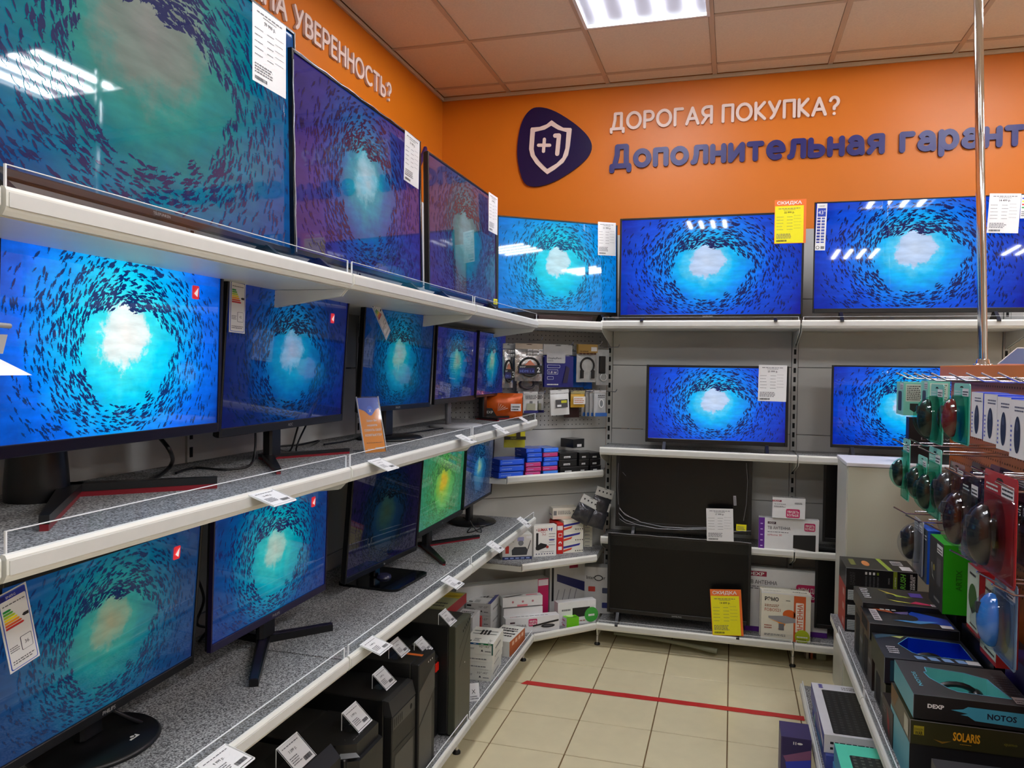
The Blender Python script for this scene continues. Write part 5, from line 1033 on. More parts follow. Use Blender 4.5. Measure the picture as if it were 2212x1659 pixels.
def dpb(f, w, h, b):
    f.rect(0, 0, w, h*.72, K(16, 18, 110)); f.rrect(w*.06, h*.56, w*.70, h*.80, .006, K(176, 176, 178), 8); f.text('DisplayPort', w*.10, h*.655, h*.045, INK, w=w*.46, k=9); f.text('кабель', w*.10, h*.60, h*.03, INK, k=9)
    for y0, y1, x1 in ((.45, .52, .52), (.30, .41, .45), (.18, .25, .30)): f.rrect(w*.08, h*y0, w*x1, h*y1, .003, K(200, 205, 230), 8); f.rrect(w*.09, h*(y0+.008), w*(x1-.01), h*(y1-.008), .003, K(16, 18, 110), 9)
    f.text('1.8 м', w*.13, h*.325, h*.05, WHITE, k=10, w=w*.26); f.poly([(w*.62,h*.1),(w*.78,h*.1),(w*.86,h*.45),(w*.74,h*.5)], K(30, 20, 60), 8); f.lines(w*.08, h*.05, w*.5, h*.11, 1, WHITE, 8)
hang('bright blue cable pouch mostly hidden behind the dark blue DisplayPort pouch', 1215, 756, 1264, 837, (K(190, 200, 210), .15), mat('sky_blue_bag', (20, 90, 190), .2, bump=.5, noise=.1), off=.04)
hang('light blue pouch end peeking out under the gold-headed cable pouch', 1262, 770, 1280, 840, None, mat('sky_blue_bag'), off=.05)
hang('dark blue DisplayPort cable pouch reading 1.8 м on the pegboard', 1174, 744, 1236, 837, (K(184, 184, 184), .24), mat('navy_bag', (18, 20, 96), .2, bump=.5, noise=.1), dpb, off=-.02)
def gold(f, w, h, b):
    b.tube([(.0+w*.34*math.sin(2*PI*k/20), -.014, -h*.56+h*.2*math.cos(2*PI*k/20)) for k in range(-8, 9)], .0055, blackp, 6); b.rbox(-w*.36, -w*.20, -.020, -.010, -h*.9, -h*.68, blackp, .002); b.rbox(w*.20, w*.36, -.020, -.010, -h*.9, -h*.68, blackp, .002)
    f.rect(0, h*.78, w, h, K(170, 134, 62)); 
    for k in range(5): f.rect(w*(.06+.18*k), h*.73, w*(.20+.18*k), h*.77, K(80, 40, 20), 2)
    f.rect(w*.66, h*.82, w*.96, h*.93, PW, 2); f.lines(w*.08, h*.80, w*.6, h*.86, 1, K(100, 70, 20), 2)
hang('clear pouch with a gold header and a looped black cable on the pegboard', 1246, 744, 1288, 826, (K(176, 140, 66), .25), clearbag, gold, off=-.02)
hang('clear pouch with a coiled grey lead at the right end of the pegboard', 1288, 754, 1316, 832, None, clearbag, lambda f, w, h, b: (b.rbox(-w*.35, w*.1, -.022, -.008, -h*.68, -h*.2, blackp, .002), ring(b, w, h, 0, -h*.78, w*.25, h*.1, K(225, 225, 225), .003)), off=.0)
def adp(f, w, h, b): f.rect(0, 0, w, h*.12, K(30, 30, 100)); f.rrect(w*.2, h*.14, w*.8, h*.45, .004, K(150, 150, 130), 1); f.rect(w*.4, h*.45, w*.6, h*.56, K(110, 110, 112), 1); f.lines(w*.1, h*.66, w*.9, h*.86, 3, INK, 1)
for k in range(5):
    s_ = (0, -.045, -.03, .035, .05)[k]
    c = hp(1146+s_*260, 846, .03 if k else -.02); pouch('flat white adapter pack below the HDMI pouches, %s' % ('front of its cluster', 'leftmost of its cluster', 'second from the left of its cluster', 'second from the right of its cluster', 'rightmost of its cluster')[k], (c.x, c.y, c.z), CY, .085, .115, (K(200, 200, 200), .12), K(196, 196, 194), prints=adp, bulge=.004, group='white adapter packs on the pegboard', name='adapter_pack', cat='adapter')
hang('white pouch with a grey and yellow label, second row of the pegboard', 1188, 842, 1228, 897, (K(215, 215, 215), .14), K(214, 214, 212), lambda f, w, h, b: (f.rect(w*.2, h*.3, w*.85, h*.62, K(70, 70, 72)), f.rect(w*.5, h*.48, w*.8, h*.58, K(190, 190, 40), 1), f.rect(w*.28, h*.34, w*.5, h*.42, PW, 1)), off=-.06, roll=-.06)
hang('dark maroon memory card pack hanging low behind the gold adapter card', 1219, 846, 1252, 902, (K(30, 22, 22), .4), K(46, 24, 22), off=.03)
hang('yellow and gold adapter card with a white label, second row of the pegboard', 1233, 844, 1263, 880, (K(170, 160, 110), .18), K(206, 160, 50), lambda f, w, h, b: (f.rect(w*.1, h*.2, w*.95, h*.65, K(228, 222, 214)), f.lines(w*.15, h*.28, w*.85, h*.6, 3, K(190, 110, 50), 1)), off=-.02)
for k in range(4):
    c = hp(1296-k*9, 843, -.03+.03*k); pouch(['front', 'second', 'third', 'rearmost'][k]+' rounded blister pack with a blue foot at the right of the pegboard', (c.x, c.y, c.z), CY, .075, .145, (K(196, 196, 196), .10), K(186, 188, 190, .2), prints=lambda f, w, h, b: (f.rect(0, 0, w, h*.14, K(40, 90, 160)), f.disc(w*.5, h*.5, w*.22, K(225, 225, 225), h*.17), f.disc(w*.5, h*.5, w*.14, K(120, 124, 128), h*.13, 1), f.lines(w*.2, h*.72, w*.8, h*.86, 2, INK)), group='rounded blister packs on the pegboard', name='blister_pack', cat='adapter')
def wire_hook(label, p, L=.16):
    b = MB(); b.tube([(0, .0, 0), (0, -L, 0), (0, -L-.015, .015)], .0025, wire, 6); return tag(b.build('wire_hook', loc=p, rot=(0, 0, CY)), label, 'hook', 'wire hooks on the pegboard')
for i_, (x, y) in enumerate(((1142, 738), (1206, 748), (1267, 746), (1304, 752), (1148, 848), (1208, 846), (1250, 846), (1298, 846))):
    q = onp(x, y, (PA.x, PA.y), CY); wire_hook('short wire hook on the corner pegboard, %s from the left in its %s row' % (ORD[i_ % 4], ('upper', 'lower')[i_//4]), (q.x, q.y, q.z+.004))
# orange and yellow pouches standing at the end of the middle and low left shelves
obag = mat('orange_foil_bag', (214, 92, 22), .25, .2, noise=.2, nscale=20, bump=.6); ybag = mat('yellow_bag', (186, 178, 40), .3, noise=.15, nscale=20, bump=.5)
q = onp(1082, 848, (-1.10, 3.97), math.radians(20)); w_ = .235
pouch('glossy orange pouch with a white sticker at the far end of the middle left shelf', (q.x, q.y, q.z), math.radians(20), w_, q.z-SM, None, obag, prints=lambda f, w, h, b: (f.rect(w*.72, h*.30, w*.95, h*.58, PW), f.lines(w*.74, h*.34, w*.93, h*.54, 2, INK, 1), f.poly([(w*.06,h*.05),(w*.42,h*.05),(w*.30,h*.40),(w*.12,h*.42)], K(20, 18, 18)), f.text('DEXP', w*.12, h*.2, h*.1, WHITE, k=2), [f.poly([(w*.42,h*.3),(w*(.45+.05*k),h*(.62-.05*k)),(w*(.455+.05*k),h*(.60-.05*k))], K(240, 220, 200), 1) for k in range(5)]), bulge=.025)
q = onp(1112, 908, (-1.06, 3.98), math.radians(25))
pouch('yellow pouch with a black band hanging below the middle left shelf end', (q.x, q.y, q.z), math.radians(25), .115, .145, None, ybag, prints=lambda f, w, h, b: (f.rect(w*.05, h*.55, w*.55, h*.95, K(190, 170, 130)), f.rect(0, h*.30, w, h*.42, K(20, 20, 20)), f.text('DEXP', w*.3, h*.33, h*.06, K(150, 150, 60), k=2), f.rect(w*.55, h*.4, w*.75, h, K(40, 30, 20))), bulge=.015)

# ================================================================== WHITE END CABINET
cabm = mat('cabinet_white_laminate', (206, 206, 196), .4, noise=.02)
r = empty('end_cabinet', (.50, 3.72, 0), 0, 'white laminate end cabinet standing before the back shelves by the mice display', 'cabinet')
b = MB(); b.box(0, .62, .018, .33, .0, 1.09, cabm); b.build('carcass', r)
b = MB(); b.rbox(.004, .616, 0, .017, .01, 1.088, mat('cabinet_door_cream', (200, 202, 182), .4), .0015); b.build('front_panel', r)
b = MB(); b.rbox(-.004, .624, -.004, .334, 1.0905, 1.107, K(222, 222, 226), .002); b.build('top', r)
def lap(F, w, d, h): F['F'].text('Lenovo', w*.25, h*.52, h*.055, K(120, 120, 125), w=w*.7)
q = onp(1961, 1010, (.9, 3.80), 0); pbox('black upright carton with faint grey lettering on the white end cabinet', (Vector((q.x, 3.80, 1.107)), 0, .20, .205), .06, K(10, 10, 14), lap)

# ================================================================== ORANGE PEGBOARD GONDOLA (faces the aisle)
r = gond = empty('pegboard_gondola', (.44, 3.70, 0), -PI/2, 'double-sided orange pegboard gondola with white shelves on the right of the aisle', 'shelving')
GL = 2.85
opeg = mat('orange_pegboard', (176, 90, 26), .45, noise=.04, nscale=5); obeam = mat('orange_beam', (208, 116, 26), .4, noise=.03, nscale=4)
for k in range(3): b = MB(); b.rbox(k*.95+.002, k*.95+.948, .46, .475, .45, 1.495, opeg, .002); b.build('pegboard', r)
b = MB()
for i in range(100):
    for j in range(24):
        x, z = .03+i*.025, .80+j*.029
        b.add([(x+.0035*math.cos(t), .4593, z+.0045*math.sin(t)) for t in (0, PI/3, 2*PI/3, PI, 4*PI/3, 5*PI/3)], [(0,1,2,3,4,5)], slotm)
b.build('peg_holes', r)['kind'] = 'stuff'
b = MB(); b.rbox(-.02, GL, .42, .52, 1.497, 1.543, obeam, .003); b.build('top_beam', r)
for x in (.0, .95, 1.9, GL-.01): b = MB(); b.box(x-.012, x+.012, .476, .50, .02, 1.496, panel_m); b.build('upright', r)
for x0 in (0, .95, 1.9):
    b = MB(); b.box(x0+.003, x0+.947, .0005, .455, .398, .426, steel_w); s = b.build('shelf', r)
    b = MB(); b.box(x0+.004, x0+.946, .001, .455, .426, .430, felt); b.build('felt_liner', s)
    lip(r, max(x0, .30), x0+.95, 0, .440, .030)
    b = MB(); b.prism([(.004,.397),(.455,.397),(.455,.31),(.40,.32),(.03,.385)], max(x0, .30)+.002, max(x0, .30)+.005, steel_w, plane='yz'); b.build('bracket', r)
    b = MB(); b.box(x0+.05+.003, x0+.05+.947, -.112, .455, .078, .106, steel_w); s = b.build('shelf', r)
    b = MB(); b.box(x0+.054, x0+.996, -.111, .455, .106, .110, felt); b.build('felt_liner', s)
    lip(r, x0+.05, x0+1.0, -.112, .120, .012)
    b = MB(); b.prism([(-.10, .077), (.45, .077), (.45, .03), (-.03, .045), (-.09, .06)], x0+.055, x0+.06, steel_w, plane='yz'); b.tube([(x0+.0575, -.06, .05), (x0+.0575, -.06, .012)], .007, wire); b.lathe([(.016, 0), (.016, .008), (.008, .014)], blackm, c=(x0+.0575, -.06), n=12); b.build('base_foot', r)
# chrome pole
q = at(2113, 0, Y=3.27); t = (3.16-1.545)/(q.z-1.545); p1 = Vector((.9+(q.x-.9)*t, 3.27, 3.158)); r = empty('chrome_pole', (.9, 3.27, 1.543), 0, 'chrome pole rising from the orange beam to the ceiling', 'pole')
b = MB(); b.tube([(0, 0, .012), tuple(p1-Vector((.9, 3.27, 1.543)))], .0160, chrome, 32); b.build('tube', r)
b = MB(); b.lathe([(.034, 0), (.034, .004), (.024, .008), (.021, .022), (.0165, .024)], chrome, n=28); b.build('flange', r)
q = at(2200, 788, X=.9); b = MB(); b.prism([(0, 0), (.16, 0), (.16, .055), (.055, .055)], 0, .003, K(110, 130, 175, .2)); b.box(0, .16, -.001, .004, 0, .003, K(220, 150, 140)); b.tube([(0, 0, .002), (.055, 0, .055), (.16, 0, .056)], .0015, acryl_e, 6)
tag(b.build('clear_sign', loc=(q.x-.06, q.y+.0, 1.543)), 'slanted clear sign holder on the orange beam at the right frame edge', 'sign holder')
# hooks
def hook(label, tip, back=.90, drop=.022, grp='chrome hooks on the orange pegboard'):
    b = MB(); L = back-tip[0]
    b.tube([(0, 0, 0), (.045, 0, -drop), (L, 0, -drop)], .0028, wire, 7); b.tube([(.075, 0, -drop+.010), (L, 0, -drop+.010)], .0018, wire, 6); b.tube([(.075, 0, -drop), (.075, 0, -drop+.010)], .0018, wire, 6)
    return tag(b.build('display_hook', loc=tip), label, 'hook', grp)
H1 = [(1936,805),(1952,805),(1975,806),(1991,808),(2012,806),(2050,806),(2087,805.6),(2120,806),(2156,805),(2194,815)]
for i_, p in enumerate(H1): hook('long chrome hook in the top row of the orange display, %s from the left' % ORD[i_], at(*p, X=.62), grp='top row of chrome hooks')
for i_, p in enumerate(((1928,948),(1965,948),(1984,965),(2040,1010),(2070,1012),(2098,1008),(2150,1040))): hook('chrome hook in the second row of the orange display, %s from the left' % ORD[i_], at(*p, X=.60), grp='second row of chrome hooks')
for i_, p in enumerate(((1930,1095),(1956,1112),(1998,1130),(2052,1188),(2110,1235),(2143,1262))): hook('dark chrome hook in the third row of the orange display, %s from the left' % ORD[i_], at(*p, X=.60), grp='third row of chrome hooks')

# blister packs: c on the card plane, facing the aisle
mint = mat('mint_card', (122, 204, 184), .3); tealc = mat('teal_tint_plastic', (196, 238, 230), .05, alpha=.04); clearc = mat('clear_blister', (240, 242, 246), .04, alpha=.04); lilac = mat('lilac_tint_plastic', (212, 206, 230), .08, alpha=.12)
mdark = mat('mouse_black', (13, 13, 15), .38, coat=.12)
def mouse(b, c, s=1, m=mdark, m2=None):
    s *= 1.08
    def fn(q): return [q[0], min(q[1], c[1]+.006), q[2]]
    b.ell(c, (.031*s, .027*s, .054*s), m, 16, 12, fn)
    b.rbox(c[0]-.004*s, c[0]+.004*s, c[1]-.029*s, c[1]-.018*s, c[2]+.012*s, c[2]+.034*s, m2 or K(60, 60, 64), .001)
def blister(label, xF, xN, yT, yB, X, card=mint, tint=tealc, mm=mdark, s=1.0, mz=.55, accent=None, group=None, yaw=-PI/2, body_frac=1.0, yshift=0, lower=0):
    a = at(xF, yT, X=X); bb = at(xN, yT, X=X); ym = (a.y+bb.y)/2; w = abs(a.y-bb.y); xm = (xF+xN)/2
    top = at(xm, yT, X=X); bot = at(xm, yB, X=X); h = top.z-bot.z
    r = empty('mouse_blister_pack', (X, ym, bot.z), yaw, label, 'computer mouse', group)
    b = MB(); pts = []
    for cx, cz, t0 in ((w/2-.012, .02, -PI/2), (w/2-.012, h-.012, 0), (-w/2+.012, h-.012, PI/2), (-w/2+.012, .02, PI)): pts += [(cx+.012*math.cos(t0+t*PI/8), cz+.012*math.sin(t0+t*PI/8)) for t in range(5)]
    pts = [(x, z-(lower*(1-abs(x)/(w/2)) if z < h*.3 else 0)) for x, z in pts]
    b.prism(pts, -.001, .001, card); f = b.face((-w/2, -.001, 0), (1, 0, 0), (0, 0, 1), .0005)
    f.poly([(w*.38, h*.93), (w*.62, h*.93), (w*.56, h*.955), (w*.44, h*.955)], slotm); f.rrect(w*.55, h*.80, w*.92, h*.92, .002, PW); f.lines(w*.58, h*.82, w*.89, h*.90, 2, INK, 1); f.lines(w*.08, h*.82, w*.45, h*.90, 2, K(210, 225, 220), 1)
    if accent: f.rect(w*.1, h*.06, w*.9, h*.14, accent)
    b.build('card', r)
    b = MB(); mouse(b, (0, -.026*s, h*(1-mz)), s, mm); b.build('mouse', r)
    b = MB(); b.ell((0, -.002, h*(1-mz)), (.042*s, .066*s, .070*s), tint, 20, 12, lambda q: [q[0], min(q[1], -.0015), q[2]])
    b.rbox(-w/2+.004, w/2-.004, -.008, -.002, .012, h*.80, tint, .004); b.build('clear_dome', r)
    return r
redm = K(170, 24, 36, .2, coat=.4); bluem = K(50, 130, 220, .2, coat=.4)
blister('black mouse in a mint blister pack hanging in the top row, second from the left', 2012, 2040, 830, 965, .665, s=1.1)
blister('red mouse in a mint blister pack in the top row beside the white cartons', 2062, 2097, 828, 966, .665, mm=redm, s=1.0)
blister('small black mouse pack hanging farthest left in the second row', 1952, 1967, 948, 1085, .66, s=.9, lower=.02)
blister('dark mouse in a mint pack in the second row before the white cabinet', 1984, 2004, 985, 1092, .66, s=.9)
blister('blue-lit black mouse in a mint pack, second row, in front of the others', 2008, 2035, 968, 1125, .66, s=1.0, mz=.62)
blister('clear pack with a round black mouse in the middle of the second row', 2052, 2085, 1000, 1125, .675, card=lilac, tint=clearc, s=1.15)
blister('clear pack with a red-edged black mouse in the second row', 2080, 2118, 1030, 1218, .64, card=lilac, tint=clearc, mm=K(40, 14, 20, .2), s=1.25, mz=.5, lower=.03)
blister('large red card pack with a black mouse at the right of the second row', 2128, 2200, 1024, 1262, .64, card=K(170, 36, 42, .3), tint=clearc, s=1.3, mz=.58, lower=.03)
blister('clear pack with a glossy black mouse at the right frame edge', 2185, 2235, 1085, 1230, .70, card=lilac, tint=clearc, s=1.2)
for k, (xa, xb, yt, yb, cc) in enumerate(((2100, 2150, 1005, 1120, lilac), (2140, 2200, 1012, 1130, K(110, 60, 80)), (2160, 2225, 1020, 1150, lilac))):
    blister('translucent lilac mouse pack hanging behind the red card pack, %s' % ('nearest the corner', 'with a maroon card', 'rightmost')[k], xa, xb, yt, yb, .78, card=cc, tint=lilac)
blister('black mouse in a clamshell on a grey card, leftmost of the third row', 1976, 1996, 1122, 1246, .655, card=K(150, 152, 156), tint=clearc, s=1.05, mz=.42)
blister('sky blue mouse in a clear pack in the third row by the lilac packs', 2150, 2200, 1250, 1440, .66, card=K(120, 150, 180, .3), tint=clearc, mm=bluem, s=1.15, mz=.5, lower=.03)
def carton(label, xF, xC, yT, yB, X, depth, m, prints, yaw=-PI/2, group=None, faces=None, cat='computer mouse'):
    a = at(xF, yB, X=X); b = at(xC, yB, X=X); t = at(xF, yT, X=X)
    return pbox(label, (a, yaw, abs(a.y-b.y), t.z-a.z), depth, m, prints, name='mouse_carton', cat=cat, group=group, faces=faces)
def mintc(F, w, d, h):
    f = F['F']; f.rrect(w*.25, h*.12, w*.75, h*.72, .01, K(30, 44, 56)); f.rect(w*.5, h*.76, w*.95, h*.96, PW); f.lines(w*.53, h*.78, w*.9, h*.94, 3, INK, 1)
    R = F['R']; R.rect(d*.1, h*.42, d*.9, h*.94, K(200, 214, 200)); R.lines(d*.15, h*.46, d*.85, h*.92, 8, INK, 1); R.poly([(d*.3,h*.36),(d*.3,h*.18),(d*.5,h*.1),(d*.7,h*.18),(d*.7,h*.36)], K(30, 40, 36))
carton('mint carton with a white printed label hanging farthest left in the top row', 1936, 1951, 824, 893, .64, .075, mint, mintc)
carton('second mint carton, partly hidden behind the black mouse pack in the top row', 1988, 2003, 822, 895, .66, .07, mint, mintc)
BLC = K(50, 80, 200)
def ovalc(F, w, d, h):
    f = F['F']; f.rect(0, 0, w, h, PW); f.disc(w*.5, h*.40, w*.20, K(22, 24, 40), h*.32, 1); f.disc(w*.5, h*.55, w*.10, K(60, 64, 84), h*.08, 2); f.lines(w*.3, h*.80, w*.9, h*.92, 2, K(90, 90, 110), 1); f.lines(w*.06, h*.1, w*.16, h*.6, 6, BLC, 1)
    F['R'].lines(d*.2, h*.2, d*.8, h*.6, 4, K(170, 190, 240)); F['T'].rect(0, 0, w, d, BLC)
for k, (xa, xb, yt, yb) in enumerate(((2097, 2122, 846, 942), (2124, 2153, 850, 952), (2152, 2182, 856, 968), (2180, 2214, 862, 985))):
    carton('white and blue carton with an oval black mouse picture, %s' % ('first beside the red mouse', 'second beside the red mouse', 'third beside the red mouse', 'rightmost')[k], xa, xb, yt, yb, .64, .06, BLC, ovalc)
def spg(F, w, d, h):
    f = F['F']; f.rect(w*.55, h*.82, w*.95, h*.95, PW); f.lines(w*.58, h*.84, w*.9, h*.93, 2, INK, 1); f.disc(w*.35, h*.55, w*.06, K(150, 140, 60)); f.poly([(w*.2,h*.6),(w*.24,h*.44),(w*.4,h*.36),(w*.24,h*.41),(w*.16,h*.6)], K(200, 205, 190)); f.rrect(w*.55, h*.35, w*.85, h*.74, .006, K(70, 70, 74)); f.lines(w*.4, h*.1, w*.8, h*.18, 1, GREY)
    R = F['R']; R.rect(0, 0, d, h, K(24, 150, 0)); R.text('ARTIX', d*.62, h*.35, d*.2, K(10, 100, 0), w=h*.3, rot=PI/2, bold=.01); F['T'].rect(0, 0, w, d, K(30, 150, 10)); F['T'].rrect(w*.35, d*.3, w*.75, d*.7, .004, K(16, 90, 10), 1)
carton('black and bright green gaming mouse carton hanging in the third row', 2006, 2036, 1150, 1292, .645, .085, K(34, 34, 36), spg)
carton('slim blue and grey mouse carton hanging just left of the bright green carton', 1984, 2002, 1130, 1243, .66, .04, K(30, 90, 200), lambda F, w, d, h: (F['F'].rect(0, 0, w, h, K(60, 70, 84)), F['F'].disc(w*.5, h*.2, w*.2, K(60, 90, 190), k=1), F['F'].lines(w*.4, h*.8, w*.9, h*.92, 2, PW, 1)))
def redcard(col, tilt=0):
    def fn(F, w, d, h):
        f = F['F']; f.rect(0, h*.06, w, h, K(186, 204, 190)); f.disc(w*.5, h*.52, w*.36, K(*col), h*.22, 1); f.poly([(w*.3,h*.36),(w*.7,h*.36),(w*.5,h*.28)], K(30, 40, 30), 2); f.lines(w*.2, h*.86, w*.8, h*.94, 1, INK, 1); f.lines(w*.3, h*.1, w*.9, h*.16, 1, INK, 1)
        F['R'].rect(0, 0, d, h, K(150, 16, 24)); F['R'].lines(d*.3, h*.5, d*.7, h*.9, 5, K(220, 150, 150), 1)
    return fn
carton('white carton with a green mouse picture and red sides in the third row', 2088, 2113, 1212, 1352, .655, .05, K(160, 20, 28), redcard((40, 90, 30)))
carton('white carton with a slanted black mouse picture beside the sky blue mouse', 2117, 2152, 1238, 1404, .67, .05, K(160, 20, 28), redcard((30, 32, 34)))

# ---- headset boxes on the gondola shelf
KB = K(26, 26, 28, .35); KD = K(36, 36, 38, .4)
def hb(label, BLp, BRp, TLp, Y, d, m, prints, z=None, group=None, name='headset_box', w=None, h=None, **k):
    ps = corner_pose(BLp, BRp, TLp, P=(0, Y), yaw=0)
    if z is not None: ps[0].z = z
    return pbox(label, ps, d, m, prints, name=name, cat='headset box', group=group, w=w, h=h, edge=K(120, 122, 126), **k)
def rush(F, w, d, h):
    f = F['F']; f.text('SMART', w*.13, h*.12, w*.035, K(80, 80, 84), w=h*.7, rot=PI/2, k=1); f.text('CHART', w*.09, h*.12, w*.035, K(80, 80, 84), w=h*.7, rot=PI/2, k=1)
    for k in range(4): f.rect(w*(.27+.055*k), h*.72, w*(.30+.055*k), h*.86, [PW, PW, PW, K(110, 130, 40)][k]); f.lines(w*(.275+.055*k), h*.1, w*(.30+.055*k), h*.66, 9, GREY, 1)
    f.text('OGOS', w*.615, h*.3, w*.02, K(170, 170, 170), w=h*.32, rot=PI/2); f.rect(w*.665, 0, w*.72, h, K(130, 150, 40)); f.text('smartbuy', w*.70, h*.2, w*.018, WHITE, w=h*.5, rot=PI/2, k=2)
    f.text('RUSH', w*.835, h*.10, w*.07, K(110, 190, 60), w=h*.8, rot=PI/2, bold=.02, shear=.2); f.text('WIRELESS', w*.93, h*.1, w*.03, WHITE, w=h*.8, rot=PI/2, bold=.02); f.text('SERIES', w*.965, h*.1, w*.03, WHITE, w=h*.7, rot=PI/2, bold=.02)
    t = F['T']; t.poly([(w*.60, 0), (w*.665, 0), (w*.60, d), (w*.53, d)], K(150, 175, 60)); t.disc(w*.33, d*.5, w*.055, K(206, 130, 70), d*.22); t.rrect(w*.1, d*.3, w*.18, d*.8, .004, K(110, 110, 50)); t.rect(w*.72, d*.5, w*.88, d*.85, K(170, 170, 172)); t.rect(w*.80, d*.1, w*.95, d*.42, PW, 1); t.lines(w*.73, d*.55, w*.87, d*.8, 2, INK, 1)
ps = corner_pose((1827,1267), (1981.6,1275), (1829,1226.5), P=(0, 3.46), yaw=0); ZT = ps[0].z
pbox('black headset box reading RUSH with a green band, on top of the farthest stack', ps, .21, KB, rush, name='headset_box', cat='headset box', edge=K(150, 152, 156))
zz = .430; hh = (ZT-.430)/3.0
def redL(F, w, d, h):
    F['L'].rect(0, 0, d, h, K(176, 40, 26)); F['L'].rrect(d*.62, h*.25, d*.85, h*.7, .003, K(200, 150, 140), 1); f = F['F']; f.rect(w*.03, h*.15, w*.17, h*.82, K(190, 200, 200)); f.lines(w*.04, h*.2, w*.16, h*.78, 5, K(120, 130, 130), 1)
for k in range(3):
    pbox('%s black and red headset box in the farthest stack, under the RUSH box' % ('bottom', 'middle', 'upper')[k], (Vector((.470, 3.462, zz)), 0, .27, hh), .21, KB, redL, name='headset_box', cat='headset box', h=hh-.001, group='black and red headset boxes of the farthest stack'); zz += hh
def neon(F, w, d, h):
    t = F['T']; t.poly([(w*.3,d*.9),(w*.65,d*.45),(w*.45,d*.6)], K(190, 170, 60)); t.poly([(w*.35,d*.7),(w*.7,d*.5),(w*.5,d*.5)], K(150, 180, 60), 1); t.poly([(w*.35,d*.3),(w*.7,d*.15),(w*.45,d*.2)], K(210, 215, 90), 1); t.disc(w*.42, d*.5, w*.06, K(20, 20, 20), d*.15, 2); t.poly([(w*.6,d*.15),(w*.95,d*.1),(w*.7,d*.3)], K(200, 40, 90), 1)
    t.rrect(w*.68, d*.55, w*.84, d*.8, .002, K(80, 60, 150), 1); t.rect(w*.86, d*.06, w*.97, d*.2, PW, 2); t.lines(w*.06, d*.3, w*.16, d*.95, 6, K(210, 210, 210)); F['F'].lines(w*.2, h*.5, w*.5, h*.8, 1, K(70, 60, 60))
hb('black headset box with neon yellow and magenta streaks, second stack from the back', (1863,1334), (2040,1352), (1865,1301), 3.02, .22, KB, neon)
def space(F, w, d, h):
    t = F['T']; t.poly([(w*.55,d*.95),(w*.97,d*.6),(w*.97,d*.1),(w*.8,d*.3),(w*.55,d*.3)], K(20, 70, 180)); t.poly([(w*.1,d*.95),(w*.3,d*.95),(w*.38,d*.7),(w*.2,d*.8)], K(180, 90, 50)); t.poly([(w*.35,d*.75),(w*.6,d*.9),(w*.5,d*.65)], K(110, 100, 150)); t.poly([(w*.3,d*.3),(w*.6,d*.2),(w*.85,d*.4),(w*.5,d*.35)], K(80, 150, 210), 1)
    t.disc(w*.5, d*.5, w*.12, K(24, 26, 30), d*.18, 2); t.poly([(w*.08,d*.2),(w*.17,d*.2),(w*.17,d*.85),(w*.08,d*.85)], K(214, 206, 206), 1); t.lines(w*.09, d*.25, w*.16, d*.8, 5, INK, 2); t.rect(w*.82, d*.06, w*.95, d*.22, PW, 3)
    for k in range(3): t.rect(w*(.22+.07*k), d*.84, w*(.27+.07*k), d*.92, PW, 3)
    F['F'].lines(w*.1, h*.2, w*.5, h*.4, 1, K(50, 50, 60)); F['L'].rect(0, 0, d, h, K(70, 40, 36)); F['L'].rect(d*.2, h*.2, d*.8, h*.9, slotm, 1)
hb('black headset box with blue and purple space artwork, third stack from the back', (1878,1380), (2072,1402), (1875.7,1345.5), 2.84, .20, KB, space)
for (lb, Y, x, z0, z1, c) in (('plain black headset box under the neon-streaked one', 3.022, .474, .430, .612, (24, 24, 26)), ('brown-sided headset box under the space artwork box', 2.842, .474, .430, .590, (44, 30, 26)), ('dark olive headset box at the shelf edge under the blue-windowed box', 2.60, .474, .430, .545, (40, 42, 30))):
    pbox(lb, (Vector((x, Y, z0)), 0, .25, z1-z0), .19 if Y < 3 else .21, K(*c, .4), lambda F, w, d, h: (F['L'].rrect(d*.15, h*.1, d*.55, h*.9, .01, slotm), F['L'].lines(d*.65, h*.5, d*.95, h*.7, 1, GREY), F['F'].lines(w*.1, h*.3, w*.4, h*.5, 1, GREY)), name='headset_box', cat='headset box')
